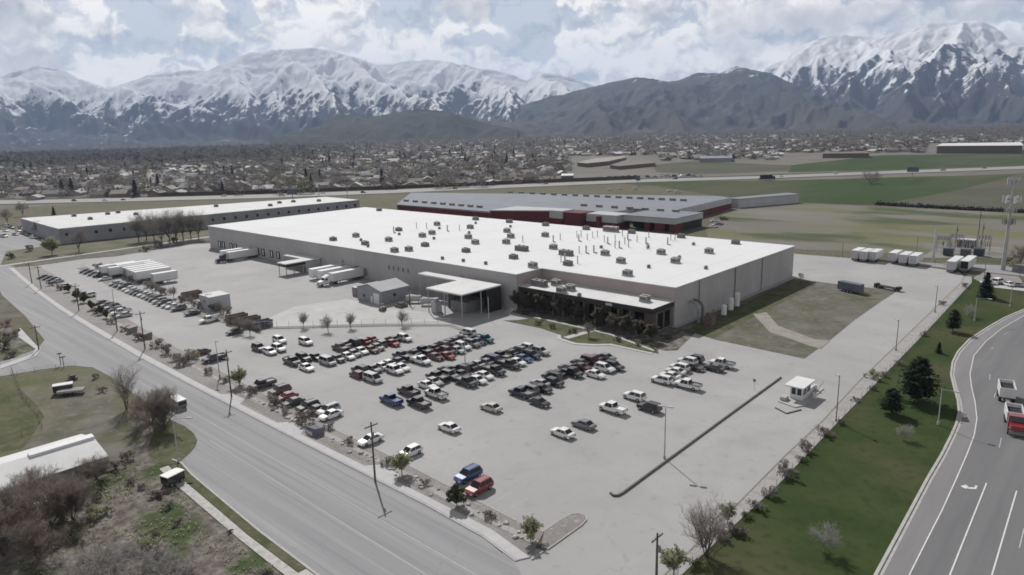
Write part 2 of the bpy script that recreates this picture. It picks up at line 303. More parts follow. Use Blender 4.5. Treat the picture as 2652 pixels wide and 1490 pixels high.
sheet('driveway', [(-55.5,52),(-55.5,59.5),(-51.8,61),(-36,62),(-28,60),(-28,40),(-45,42)], .025, X['concrete'])
# land left of the street
sheet('field', px((0,1000),(0,1170),(60,1160),(115,1080),(95,1050),(45,1000)), .06, X['verge'])
sheet('field', [(-119.5,46.5),(-132.8,47.8),(-149.3,48.5),(-170,49.4),(-180,49.1),(-185,46.5),(-187.5,41),(-189,33),(-190,10),(-150,5),(-128,30),(-121,38)], .02, X['weedpatch'])
sheet('dirt_yard', px((0,1205),(130,1110),(200,1010),(290,1030),(330,1090),(420,1150),(330,1230),(200,1150),(90,1180)), .04, X['dirt'])
bpy.data.objects['dirt_yard'].data.materials[0] = X['rough']
sheet('verge', px((440,1088),(480,1105),(503,1124),(511,1141),(506,1158),(493,1174),(476,1189),(462,1200),(425,1205),(380,1170),(400,1110)), .05, X['verge'])
sheet('scrub', [(-136,34),(-112,41.5),(-107.3,40.8),(-70,38.9),(-45,38.3),(-45,15),(-100,8),(-140,12)], .015, X['scrub'], 'stuff')
slab('verge', [(-112.9,41.3),(-107.3,40.6),(-84.2,39.4),(-71.5,39.1),(-71.5,38.0),(-84.2,38.1),(-107.3,39.2),(-112.5,39.8)], -.1, .10, X['verge'])
slab('sidewalk', [(-113.5,39.6),(-107.3,39.1),(-84.2,38.0),(-71.5,37.9),(-71.5,39.0),(-60,38.9),(-50,38.6),(-50,37.0),(-71.5,36.6),(-84.2,36.8),(-107.3,37.7),(-113.5,38.2)], -.1, .13, X['walk_old'])
edging('kerb', [(-115.5,41.0), (-112.9,41.45), (-107.3,40.75), (-84.2,39.55), (-69.4,39.25), (-60,39.05)], .3, .15, X['kerb'])
slab('sidewalk', px((0,948),(85,918),(92,905),(45,872),(52,850),(92,893),(106,905),(92,925),(0,957)), -.1, .13, X['walk'])
sheet('verge', [(-252,52.8),(-294,56),(-365,67.5),(-365,40),(-262,38),(-254,47)], .04, X['rough'])
sheet('garden', px((0,830),(50,868),(85,905),(75,912),(0,938)), .05, X['scrub'])
# right side: gravel verge, lawn, curved road
RS_L = [(-37.4,48), (-37.8,71), (-38.3,86.5), (-39.1,105.8), (-39.4,122.7), (-40.8,147.4), (-41.8,180.1), (-44.4,262.9), (-45.8,273.1)]
RS_R = [(-36,48), (-36.3,77.1), (-36.2,95), (-37.2,124.5), (-38,152.8), (-39.3,196.6), (-41.8,263.3), (-43.5,273)]
slab('gravel_strip', RS_L+RS_R[::-1], -.1, .12, X['gravel_pale'])
edging('kerb', RS_L, .22, .15, X['gravel_dark'])
RC = [P(*q) for q in ((2271,1490),(2340,1361),(2405,1239),(2440,1180),(2465,1130),(2478,1100),(2485,1070),(2482,1039),(2471,1001),(2464,971),(2468,940),(2482,912),(2512,880),(2561,848),(2605,823),(2652,803),(2715,782),(2800,765),(2960,748))]
RC = [Vector((-17.6,45,0))]+RC
sheet('lawn', RS_R+[(-41,278),(-5,268)]+RC[::-1][3:], .08, X['lawn'], 'stuff')
b = MB()
for p, q in zip(RC[:-1], RC[1:]):
    d = (q-p).normalized(); n = Vector((-d.y, d.x, 0))
    b.hexa([tuple(p-n*.1)[:2]+(-.1,), tuple(p+n*.28)[:2]+(-.1,), tuple(q+n*.28)[:2]+(-.1,), tuple(q-n*.1)[:2]+(-.1,), tuple(p-n*.1)[:2]+(.2,), tuple(p+n*.28)[:2]+(.2,), tuple(q+n*.28)[:2]+(.2,), tuple(q-n*.1)[:2]+(.2,)])
struct(b.build('kerb', X['kerb']))
EL = [P(*q) for q in ((2355,1490),(2400,1400),(2440,1322),(2477,1240),(2504,1178),(2523,1128),(2530,1085),(2525,1040),(2516,1003),(2512,969),(2522,922),(2553,885),(2595,851),(2652,818),(2715,797),(2800,780),(2960,760))]
EL = [Vector((-13.2,45,0))]+EL
sheet('road', RC+[Vector((60,200,0)), Vector((60,45,0))], .03, X['road'])
sheet('road_shoulder', RC+EL[::-1], .042, X['shoulder'])
sheet('gutter', RC+[p+Vector((.55,-.1,0)) for p in RC][::-1], .05, X['kerb'])
def stripe(pts, w, m=X['white_paint'], z=.056):
    b = MB()
    for p, q in zip(pts[:-1], pts[1:]):
        p = Vector((p[0],p[1],0)); q = Vector((q[0],q[1],0)); d = (q-p).normalized(); n = Vector((-d.y, d.x, 0))*(w/2); zz = Vector((0,0,z))
        b.face([p+n+zz, p-n+zz, q-n+zz, q+n+zz])
    return struct(b.build('road_marking', m))
stripe(EL, .15)
stripe(px((2440,1535),(2460,1490),(2555,1252)), .17); stripe(px((2550,1535),(2569,1490),(2633,1272)), .17)
for a, c in (((2588,1160),(2593,1135)), ((2563,985),(2564,970)), ((2575,1030),(2578,1018)), ((2600,868),(2612,861)), ((2566,905),(2572,900)), ((2640,1420),(2652,1370))): stripe(px(a, c), .13, X['faint_paint'])
aw = MB()
for poly in (((2487,1260),(2503,1256.5),(2503,1259),(2508,1260.5),(2502,1268)), ((2505,1263),(2524,1263.5),(2526,1257.5),(2532,1260),(2528,1268),(2506,1267))):
    aw.face([(q.x, q.y, .06) for q in px(*poly)])
struct(aw.build('road_marking', X['white_paint']))
# parking bay lines near the street and in the rows
for k in range(9):
    x = -62-3.0*k-(3 if k > 4 else 0)
    sheet('road_marking', [(x,64.3),(x+.1,64.3),(x+.1,69.3),(x,69.3)], .062, X['faint_paint'])
for q in ((1225,936),): pass
# strips, trail and fields beyond the lot
sheet('trail', [(-366,60),(-363.6,60),(-364.2,72),(-368,120),(-371,166),(-374,220),(-377,220),(-374.5,166),(-370.5,120),(-367,72)], .07, X['dirt'])
bpy.data.objects['trail'].data.materials[0] = X['walk']
sheet('grass_strip', [(-460,97),(-367.5,72),(-371,120),(-375,166),(-378,225),(-412,300),(-420,115),(-500,108)], .04, X['weedpatch'])
sheet('grass_strip', [(-363.5,73),(-353,83),(-355,100),(-349,112),(-353,130),(-355,152),(-358,220),(-372,220),(-371,166),(-367.5,120)], .045, X['rough'])
sheet('yard', [(-410,60),(-500,60),(-520,110),(-416,107)], .05, X['street'])
FLD = [(-205,428),(-205.5,467.7),(-131.5,470),(-55,474),(40,478),(40,320),(-33,303.5),(-84,305),(-106,296),(-150,296),(-170,330)]
sheet('field', FLD, .04, X['field_dry'])
sheet('field', [(-205.5,467.7),(-251.3,494.7),(-330,547.9),(-395,560),(-330,610),(-273,632),(-200,705),(-130,770),(-99,810),(-112,600),(-131.5,477)], .05, X['field_green'])
sheet('field', [(-131.5,476),(-112,600),(-99,810),(40,960),(60,478),(-55,477)], .045, X['field_dull'])
HW = [P(*q) for q in ((-60,530),(83,527),(400,520),(700,512.5),(1000,501),(1350,485),(1660,472),(1952,463.5),(2300,450),(2652,437.5),(2800,432))]
HU = [P(*q) for q in ((-60,520),(83,518.5),(400,512),(700,504),(1000,493),(1350,478),(1660,465.5),(1952,457),(2300,443.5),(2652,431),(2800,426))]
sheet('highway_embankment', [p+Vector((9,-6,0)) for p in HW]+[p-Vector((14,-12,0)) for p in HU][::-1], .06, X['field_dull'])
sheet('highway', HW+HU[::-1], .1, X['highway'])
mid = [(p*.52+q*.48) for p, q in zip(HW, HU)]
stripe(mid, 3.2, X['gravel_dark'], .13)
for f in (.25, .75): stripe([(p*(1-f)+q*f) for p, q in zip(HW, HU)], .5, X['kerb'], .14)
sheet('field', px((2290,402),(2652,398),(2800,398),(2800,424),(2652,428),(2300,440),(2040,447),(2050,428)), .07, X['field_green'])
sheet('field', px((1690,428),(1790,418),(1960,425),(2050,428),(2040,444),(1800,452),(1700,446)), .065, X['field_dull'])
# right yard beyond the fence: side road, substation pad
sheet('road', px((2380,680),(2652,690),(2800,700),(2800,725),(2652,716),(2500,700),(2380,688)), .06, X['street'])
sheet('substation_pad', px((2385,668),(2420,645),(2590,640),(2620,668)), .05, X['gravel_dark'])
sheet('gravel_yard', px((2520,722),(2540,706),(2640,718),(2652,740),(2652,752),(2560,742)), .1, X['gravel'])
sheet('driveway', px((2545,742),(2652,755),(2720,760),(2720,750),(2652,745),(2550,735)), .13, X['walk'])
sheet('pale_yard', px((662,852),(700,822),(762,795),(900,775),(960,790),(1010,800),(1130,812),(1150,832),(1010,838),(860,842)), .075, X['pale_concrete'])
# garden in front of the office
slab('lawn', [(-131,138),(-128,141),(-126,145.5),(-108,144.9),(-100,144.6),(-92,143),(-83.7,141),(-82,138.5),(-95,138.4),(-98.5,135.6),(-102,133.6),(-107.5,134.5),(-110,136.8),(-118,138.4)], -.1, .12, X['verge'])
b = MB(); b.prism([(-126.3,145.3),(-108,144.7),(-99.5,144.2),(-84,139.4),(-84,140.3),(-99.5,145.0),(-108,145.5),(-126.3,146.1)], -.1, .17); b.prism([(-104.6,144.4),(-105.8,135.2),(-107.8,135.4),(-106.4,144.5)], -.1, .168)
struct(b.build('sidewalk', X['walk']))
b = MB(); b.prism([(-110.2,135.9),(-107.8,133.2),(-102,132.1),(-97.5,134.1),(-94.6,137),(-83,137.2),(-83,138.0),(-95,138.1),(-98.3,135.2),(-102.2,133.4),(-107.4,134.2),(-109.6,136.6)], -.1, .165)
struct(b.build('sidewalk', X['walk']))
sheet('planting_bed', [(-136,146.5),(-82,141.5),(-80,143.5),(-84,161),(-91,160),(-136,150)], .1, X['scrub'])
slab('planting_strip', [(-181,88.5),(-153.1,113.9),(-139,124.8),(-134,123.8),(-134,125.0),(-139.5,126.6),(-154.5,115.8),(-181,91.5)], -.1, .14, X['gravel_dark'])
slab('planting_strip', [(-181,88.5),(-181,91.5),(-225,88),(-268,88.6),(-330,94),(-330,90.5),(-268,85),(-225,84.6)], -.1, .13, X['gravel_dark'])
# ------------------------------------------------------------------ main warehouse
H = 10.64; AX, AY, FX, EY, DX, BY = -335.1, 149.8, -136.6, 161.3, -90.9, 241.15
wh = empty('warehouse', (AX, AY, 0), 'vast pale concrete warehouse with a flat white roof filling the middle', 'warehouse')
wh.location = (0, 0, 0)
FOOT = [(AX,AY),(FX,AY),(FX,EY),(DX,EY),(DX,BY),(AX,BY)]
b = MB(); b.prism(FOOT, -.2, H-.25)
n = 0
x = AX+.6
while x < FX-.3:                          # cast vertical ribs of the panels
    b.box((x, AY-.07, 0), (x+.55, AY+.02, H-.3)); x += 1.25
y = EY+.6
while y < BY-.4:
    b.box((DX-.02, y, 0), (DX+.06, y+.55, H-.3)); y += 1.25
b.build('wall', X['wall'], wh)
b = MB(); b.prism([(DX-.02,EY-.05),(FX+.02,EY-.05),(FX+.02,EY+.05),(DX-.02,EY+.05)], 7.3, H-.28); b.box((FX-.02, AY+.3, 7.5), (FX+.06, EY-.06, H-.28)); b.build('upper_wall', X['wallpink'], wh)
b = MB(); b.prism([(AX-.3,AY-.3),(FX+.3,AY-.3),(FX+.3,EY-.3),(DX+.3,EY-.3),(DX+.3,BY+.3),(AX-.3,BY+.3)], H-.25, H, 1, top=0); b.build('roof', [X['roofwhite'], X['trim']], wh)
def dock_door(xc, w=2.7, h=3.1, light=True):
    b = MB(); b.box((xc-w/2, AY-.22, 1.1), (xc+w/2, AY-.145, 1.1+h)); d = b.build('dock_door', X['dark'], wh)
    if light:
        b = MB(); b.box((xc-.45, AY-.27, 1.5), (xc+.5, AY-.225, 1.1+h-.3)); b.build('door_panel', X['white'], d)
for u, v in ((570,634),(580,637),(600,640),(611,642),(669,658),(683,661),(705,664),(722,668),(927,705)):
    dock_door(P(u, v, 2.6).x + (AY-P(u, v, 2.6).y)*(P(u,v,2.6).x/P(u,v,2.6).y))
for k in range(5):
    xx = -197+2.6*k; b = MB(); b.box((xx, AY-.2, 5.2), (xx+.8, AY-.145, 6.6)); b.build('louver', X['unitdark'], wh)
for xx, z0 in ((-225,4.6),(-212,1.2),(-160,6.4)):
    b = MB(); b.box((xx, AY-.25, z0), (xx+(.9 if z0 > 3 else 2.2), AY-.145, z0+(1 if z0 > 3 else 2.8))); b.build('wall_hatch', X['unitdark'], wh)
for yy in (174, 196, 215):
    b = MB(); b.tube((DX+.3, yy, 0), (DX+.3, yy, H-.5), .14, n=8); b.build('downpipe', X['unitdark'], wh)
# ------------------------------------------------------------------ office block tucked in the corner
of = empty('office_block', (-113,155,0), 'low dark glazed office wing under a white roof, set into the warehouse corner', 'office'); of.location = (0,0,0)
ox0, ox1, oy0, oy1, oz = -136.4, -91.2, 150.6, 161.2, 7.0
b = MB(); b.box((ox0+.4, oy0+2.2, 0), (ox1-.2, oy1, oz-.6)); b.build('wall', X['pillar'], of)
b = MB(); b.box((ox0+.1, oy0, oz-1.5), (ox1+.1, oy1, oz-.12)); b.build('fascia', X['bronze'], of)
b = MB(); b.box((ox0, oy0-.15, oz-.12), (ox1+.2, oy1, oz)); b.build('roof', X['roofwhite2'], of)
for k in range(12):
    xx = ox0+1.6+k*3.72
    if xx+3 > ox1: break
    w = MB(); w.box((xx, oy0+2.1, .5), (xx+2.7, oy0+2.19, 5.2)); w.build('window', X['glass'], of)
    c = MB(); c.box((xx-.75, oy0+.5, 0), (xx-.2, oy0+1.2, oz-1.5)); c.build('column', X['pillar'], of)
d = MB(); d.box((-108.5, oy0+1.6, 0), (-105.2, oy0+2.15, 3.2)); d.build('entrance_door', X['glass'], of)
s = MB(); s.box((-105.4, oy0-.12, oz-1.15), (-103.4, oy0-.02, oz-.5)); s.build('sign_panel', X['trim'], of)
for y in (oy0+3, oy0+6.4):
    w = MB(); w.box((ox1-.22, y, .6), (ox1-.12, y+2.6, 5)); w.build('window', X['glass'], of)
# ------------------------------------------------------------------ canopies and sheds
c1 = empty('dock_canopy', (-248,145,0), 'small L shaped white loading canopy halfway along the long wall', 'canopy'); c1.location = (0,0,0)
b = MB(); b.prism([(-245.5,134.3),(-239.3,134.3),(-239.3,149.55),(-258.5,149.55),(-258.5,144.6),(-245.5,144.6)], 4.45, 4.8); b.build('roof', X['roofwhite2'], c1)
b = MB(); b.prism([(-245.2,134.6),(-239.6,134.6),(-239.6,149.5),(-245.2,149.5)], 3.4, 4.45); b.build('fascia', X['bronze'], c1)
for p in ((-245,134.8),(-239.8,134.8),(-239.8,142),(-245,141),(-257.8,145.2)):
    b = MB(); b.tube((p[0],p[1],0), (p[0],p[1],4.45), .16, n=6); b.build('post', X['steel'], c1)
b = MB(); b.box((-239.7,143,0), (-239.4,149.4,4.3)); b.build('side_screen', X['greywall'], c1)
c2 = empty('loading_canopy', (-152,143,0), 'large L shaped white canopy over a dark loading bay beside the office', 'canopy'); c2.location = (0,0,0)
b = MB(); b.prism([(-155.2,131.0),(-140.2,131.0),(-140.2,147.2),(-173.8,147.2),(-173.8,143.6),(-155.2,143.6)], 7.1, 7.5); b.build('roof', X['roofwhite2'], c2)
b = MB(); b.box((-155,146.6,0), (-140.5,147.1,7.1)); b.build('back_wall', X['dark'], c2); b = MB(); b.box((-140.5,141,0), (-140.25,147.1,7.1)); b.build('side_screen', X['bronze'], c2)  # dark back wall and added side screen stand for deep shade under the canopy
b = MB(); b.box((-155,139,0), (-154.6,146.6,6.8)); b.build('side_wall', X['wall2'], c2)
for p in ((-140.6,131.4),(-147.7,131.4),(-154.8,131.4),(-140.6,139),(-173.3,144),(-165,144)):
    b = MB(); b.tube((p[0],p[1],0), (p[0],p[1],7.1), .17, n=6); b.build('post', X['steel'], c2)
b = MB(); b.box((-151.5,137,0), (-145,145,3.2)); tag(b.build('compactor', X['unitdark']), 'dark compactor standing in shade under the large loading canopy', 'compactor')
b = MB(); b.box((-154.2,131.8,0), (-152.2,134.2,3.4)); b.box((-153.9,132.2,3.4), (-152.6,133.7,4.3)); tag(b.build('storage_cabinet', X['greywall']), 'tall pale cabinet at the front left corner of the large canopy', 'cabinet')
def silo(name, x, y, r, h, label):
    e = empty(name, (x,y,0), label, 'tank', 'white tanks along the side wall')
    b = MB(); b.tube((0,0,.9), (0,0,.9+h), r, n=14); b.tube((0,0,.9+h), (0,0,1.25+h), r, r*.35, n=14); b.build('tank_body', X['white'], e, smooth=False)
    for k in range(4):
        b = MB(); t = pi/4+k*pi/2; b.tube((r*.8*math.cos(t), r*.8*math.sin(t), 0), (r*.8*math.cos(t), r*.8*math.sin(t), 1.1), .09, n=5); b.build('leg', X['unitdark'], e)
    pass
for q, h, l in (((1874,823),2.5,'short white upright tank nearest the two curved ducts'), ((1892,810),3.1,'middle white upright tank between the short and tall ones'), ((1908,800),3.6,'tall white upright tank farthest along the side wall')):
    p = P(*q); silo('storage_tank', p.x, p.y, .75, h, l)
for k, (q, l) in enumerate((((1822,838),'pale curved duct in front, dropping from the side wall'), ((1842,835),'dark curved duct behind the pale one, by the side wall'))):
    p = P(*q); b = MB(); pts = [(DX+.2, p.y+.3, 5.4)]
    for t in np.linspace(0, pi/2, 6): pts.append((DX+1.2+1.9*math.sin(t), p.y+.3-.3*math.sin(t), 3.5+1.9*math.cos(t)))
    pts.append((DX+3.1, p.y, .0)); b.path(pts, .38, 9); tag(b.build('exhaust_duct', X['steel' if k == 0 else 'unitdark']), l, 'duct', 'curved ducts on the side wall')
b = MB(); b.box((0,0,0), (2.2,2.4,2.6)); b.box((.3,.3,2.6), (1.4,1.6,3.4)); b.tube((1.7,1.9,2.6), (1.7,1.9,4.4), .2, n=8); o = b.build('dust_collector', X['rust'], loc=(P(1836,845).x-1.4, P(1836,845).y-.2, 0)); tag(o, 'brown dust collector beside the curved ducts on the side wall', 'machine')
shed = empty('shed', (-179.5,133.7,0), 'grey gabled shed with a pale roof beside the large canopy', 'shed'); shed.location = (0,0,0)
b = MB(); b.prism([(-186,128.5),(-173.4,128.5),(-173.4,139),(-186,139)], -.1, 4.3)
b.face([(-173.4,128.5,4.3),(-179.7,128.5,5.9),(-186,128.5,4.3)]); b.face([(-186,139,4.3),(-179.7,139,5.9),(-173.4,139,4.3)]); b.build('wall', X['wall2'], shed)
for sgn in (1, -1):
    x1 = -179.7+sgn*6.6; b = MB(); b.hexa([(-179.7,128.1,5.9),(x1,128.1,4.22),(x1,139.4,4.22),(-179.7,139.4,5.9),(-179.7,128.1,6.05),(x1,128.1,4.37),(x1,139.4,4.37),(-179.7,139.4,6.05)]); b.build('roof_slope', X['greywall'], shed)
b = MB(); b.box((-177.4,128.38,0), (-174.6,128.47,3.4)); b.build('roller_door', X['white'], shed)
b = MB(); b.box((-178.9,128.38,0), (-178,128.47,2.2)); b.build('door', X['white'], shed)
b = MB(); b.box((-182.9,128.38,1.4), (-181.9,128.47,2.4)); b.build('window', X['glass'], shed)
b = MB(); b.box((-173.38,133,2), (-173.28,134,2.9)); b.build('window', X['glass'], shed)
def container(name, a, c, h, label, m, open_top=False, rib=True, parts=True):
    x0, y0 = a; x1, y1 = c
    e = empty(name, ((x0+x1)/2,(y0+y1)/2,0), label, 'container'); e.location = (0,0,0)
    b = MB()
    if open_top:
        t = .12; b.box((x0,y0,.15),(x0+t,y1,h)); b.box((x1-t,y0,.15),(x1,y1,h)); b.box((x0+t,y0,.15),(x1-t,y0+t,h)); b.box((x0+t,y1-t,.15),(x1-t,y1,h)); b.box((x0+t,y0+t,.15),(x1-t,y1-t,.3))
    else: b.box((x0,y0,.12),(x1,y1,h))
    if rib:
        y = y0+.3
        while y < y1-.3: b.box((x0-.06,y,.3),(x0,y+.14,h-.1)); b.box((x1,y,.3),(x1+.06,y+.14,h-.1)); y += .8
    b.build('body', m, e)
    b = MB(); b.box((x0-.08,y0-.06,h),(x1+.08,y1+.06,h+.09)) if not open_top else [b.box((x0-.09,y0,h),(x0+.16,y1,h+.12)), b.box((x1-.16,y0,h),(x1+.09,y1,h+.12))]
    b.build('lid' if not open_top else 'top_rail', X['roofwhite2'] if not open_top else m, e)
    b = MB(); b.box((x0+.15,y0-.09,.3),((x0+x1)/2-.05,y0-.01,h-.2)); b.box(((x0+x1)/2+.05,y0-.09,.3),(x1-.15,y0-.01,h-.2)); b.build('end_door', m, e)
    return e
container('shipping_container', (-192.5,131), (-190,141.5), 2.8, 'grey shipping container with pale top behind the gabled shed', X['wall2'])
container('site_office', (-217,91.6), (-210,98.1), 4.3, 'plain grey box building standing between bare trees at the yard edge', X['greywall'], rib=False)
for i, (q, l, m) in enumerate((((617,835),'rusty brown open dumpster left of the other dumpsters','rust'), ((650,842),'rusty brown open dumpster in the middle of three','rust'), ((680,848),'blue grey open dumpster at the right of three','bluegrey'))):
    p = P(*q); container('dumpster', (p.x-1.2,p.y-3.0), (p.x+1.2,p.y+2.6), 2.3 if i < 2 else 1.9, l, X[m], True)
p = P(486,775); container('dumpster', (p.x-1.2,p.y-1.5), (p.x+1.2,p.y+4.5), 2.2, 'dark brown open dumpster left of the grey box building', X['rust'], True)
for q, l, hh in (((343,862),'small dark bin on the street strip left of the utility pole',1.6), ((381,878),'small dark bin on the street strip right of the utility pole',1.6)):
    p = P(*q); b = MB(); b.hexa([(p.x-.8,p.y-1,0),(p.x+.8,p.y-1,0),(p.x+.8,p.y+1,0),(p.x-.8,p.y+1,0),(p.x-1,p.y-1.3,hh),(p.x+1,p.y-1.3,hh),(p.x+1,p.y+1.2,hh+.25),(p.x-1,p.y+1.2,hh+.25)]); o = b.build('refuse_bin', X['unitdark']); tag(o, l, 'bin')
    c = MB(); c.box((p.x-1,p.y-1.35,hh+.02),(p.x+1,p.y-1.2,hh+.2)); c.build('lid', X['grille'], o)
# guard booth
gb = empty('guard_booth', (-47,131.6,0), 'white guard booth with overhanging flat roof in the right hand driveway', 'booth'); gb.location = (0,0,0)
b = MB(); b.prism([(-49,126.8),(-45.4,126),(-44.4,128),(-44.8,139),(-47.8,139)], -.1, .22); b.build('island', X['kerb'], gb)
b = MB(); b.box((-48.0,129.9,.2),(-45.6,134.0,1.1)); b.box((-48.0,129.9,2.5),(-45.6,134.0,2.75))
for xx, yy in ((-48,129.9),(-45.85,129.9),(-48,133.75),(-45.85,133.75),(-46.92,129.9),(-48,131.8),(-45.85,131.8)): b.box((xx,yy,1.1),(xx+.25,yy+.25,2.5))
b.build('wall', X['white'], gb)
b = MB(); b.box((-47.85,130.02,1.1),(-45.75,133.9,2.5)); b.build('window', X['glass'], gb)
b = MB(); b.box((-48.8,129.0,2.75),(-45.2,135.2,3.0)); b.build('roof', X['white'], gb)
b = MB(); b.box((-46.2,134.1,.2),(-45.9,137.6,1.15)); b.box((-45.75,136.8,.2),(-45.4,137.2,1.3)); b.build('rail', X['white'], gb)
b = MB(); b.box((-49,127.6,.22),(-47.9,129.2,.9)); b.build('barrier_block', X['kerb'], gb)
ba = empty('gate_barrier', (-44.4,133,0), 'raised gate barrier arm on the far side of the guard booth', 'barrier')
b = MB(); b.box((-.3,-.3,0),(.3,.3,1.15)); b.build('cabinet', X['white'], ba); b = MB(); b.tube((0,0,1.0),(.9,1.8,3.2),.08,.05,n=5); b.build('arm', X['unitdark'], ba)
p = P(1990,1042-50); 
sp = empty('stop_sign', P(1953,1010), 'small sign on a thin post beside the long dark kerb', 'sign'); b = MB(); b.tube((0,0,0),(0,0,2.2),.04,n=5); b.build('post', X['steel'], sp); b = MB(); b.box((-.3,-.06,1.7),(.3,-.03,2.3)); b.build('panel', X['unitdark'], sp)
# ------------------------------------------------------------------ roof equipment: each piece stands on the roof
def make_ac(w, d, h, m):
    b = MB(); b.box((-w/2,-d/2,.25),(w/2,d/2,h)); b.box((-w/2-.1,-d/2-.1,0),(w/2+.1,d/2+.1,.25)); me = b.mesh('cabinet', m)
    b = MB(); b.box((-w/2+.2,-d/2-.05,.5),(w/2-.2,-d/2,h-.25)); b.box((w/2,-d/2+.2,.5),(w/2+.05,d/2-.2,h-.25)); gr = b.mesh('grille', X['grille'])
    b = MB(); b.tube((-w*.22,0,h),(-w*.22,0,h+.28),.42,n=10); b.tube((w*.22,0,h),(w*.22,0,h+.28),.42,n=10); fn = b.mesh('fan_guard', m); return me, gr, fn
AC = {'u': make_ac(2.3,2.0,1.6,X['unit']), 'd': make_ac(2.4,2.0,1.35,X['unitdark']), 'w': make_ac(6.5,2.2,2.1,X['unit']), 'k': make_ac(4.6,2.2,1.7,X['unitdark'])}
b = MB(); b.tube((0,0,0),(0,0,.5),.6,.45,n=8); b.tube((0,0,.5),(0,0,1.0),.75,.35,n=8); CONE = b.mesh('roof_fan', X['unitdark'])
b = MB(); b.tube((0,0,0),(0,0,2.2),.17,n=6); b.tube((0,0,2.2),(0,0,2.45),.28,.1,n=6); STK = b.mesh('vent_stack', X['steel'])
b = MB(); b.tube((0,0,0),(0,0,2.6),.26,n=7); b.tube((0,0,0),(1.2,.2,.18),.2,n=6); STK2 = b.mesh('exhaust_stack', X['unit'])
U = [(863,620,'d'),(922,611,'u'),(935,621,'c'),(946,631,'d'),(953,637,'c'),(1033,595,'d'),(1034,606,'c'),(1007,622,'u'),(1022,650,'u'),(1059,647,'u'),(1101,635,'d'),(1094,611,'u'),(1119,604,'u'),(1124,617,'c'),(1132,581,'u'),(1138,590.5,'c'),(1218,589,'u'),(1215,602,'c'),(1213,615,'u'),(1231,629,'u'),(1207,650,'d'),(1232,567,'d'),(1232,577,'c'),(1319,574,'d'),(1322,586,'c'),(1313,599,'u'),(1323,613,'u'),(1311,628,'u'),(1330,667,'d'),(1146,669,'c'),(1200,675,'c'),(1258,682,'c'),(982,543.5,'d'),
 (1413,582,'d'),(1518,592,'d'),(1582,597,'w'),(1636,601.6,'d'),(1764,613,'d'),(1905,629,'d'),(1796,632,'c'),(1412,610,'u'),(1433,642,'u'),(1351,646,'k'),(1466,658,'k'),(1567,658,'u'),(1712,655.5,'u'),(1836,653,'u'),(1759,666.6,'c'),(1749,678,'u'),(1608,678,'u'),(1680,691,'c'),(1828,694,'c'),(1471,684,'d'),(1380,690,'u'),(1625,711,'u'),(1557,640,'c'),(1678,640,'c')]
UNAME = {'u': ('rooftop_unit','pale grey box air unit'), 'd': ('rooftop_unit','dark box air unit'), 'w': ('rooftop_unit','long pale air unit'), 'k': ('rooftop_unit','long dark air unit'), 'c': ('roof_fan','dark mushroom roof fan')}
def zone(u, v):
    r = 'far edge' if v < 606 else 'middle' if v < 660 else 'near edge'
    return r
buck = {}
for u, v, k in U: buck.setdefault((k, zone(u, v)), []).append((u, v))
for (k, z), l in buck.items():
    l.sort()
    for i, (u, v) in enumerate(l):
        lab = f"{UNAME[k][1]} on the white roof's {z}, {ORD[i]} from left" if len(l) > 1 else f"{UNAME[k][1]} along the {z} of the white roof"
        p = P(u, v+3, H)
        if k == 'c': o = link('roof_fan', CONE, None, p); tag(o, lab, 'roof fan', 'fans on the white roof')
        else:
            o = empty('rooftop_unit', p, lab, 'air unit', 'air units on the white roof')
            for nm, me in zip(('cabinet','grille','fan_guard'), AC[k]): link(nm, me, o)
SK = [(1020,600),(1079,588),(1105,589),(1159,596),(1190,594),(1354,624),(1433,624),(1451,618),(1494,612),(1499,622),(1505,611),(1521,619),(1535,613),(1547,611),(1565,624),(1574,629),(1593,622),(1612,610),(1626,619),(1618,630),(1628,638),(1650,624),(1673,630),(1676,643),(1680,613),(1737,620),(1748,620),(1729,631),(1500,653),(1518,653),(1538,652),(1496,680),(1463,674),(1453,676),(1593,640),(1604,640)]
SK.sort()
for i, (u, v) in enumerate(SK):
    big = i % 3 == 0; p = P(u, v+3, H)
    o = link('exhaust_stack' if big else 'vent_stack', STK2 if big else STK, None, p, random.uniform(-.5,.5))
    tag(o, f"{'stout' if big else 'slim'} upright vent pipe on the white roof, {ORD[i] if i < 20 else ORD[len(SK)-1-i]} from the {'left' if i < 20 else 'right'} among pipes", 'vent pipe', 'vent pipes on the white roof')
for u, v, k, l in ((1397,737,'k','dark air unit at the left corner of the low office roof'), (1440,736,'u','flat pale air unit behind others on the office roof'), (1454,755,'u','small pale air unit near the office roof front edge'), (1477,749,'u','larger pale air unit left of middle on office roof'), (1670,778,'u','pale air unit alone toward the right of the office roof')):
    o = empty('rooftop_unit', P(u, v+3, oz), l, 'air unit', 'air units on the office roof')
    for nm, me in zip(('cabinet','grille','fan_guard'), AC[k]): link(nm, me, o)
o = link('roof_fan', CONE, None, P(1500,768,oz)); tag(o, 'dark roof fan at the front edge of the low office roof', 'roof fan', 'fans on the office roof')
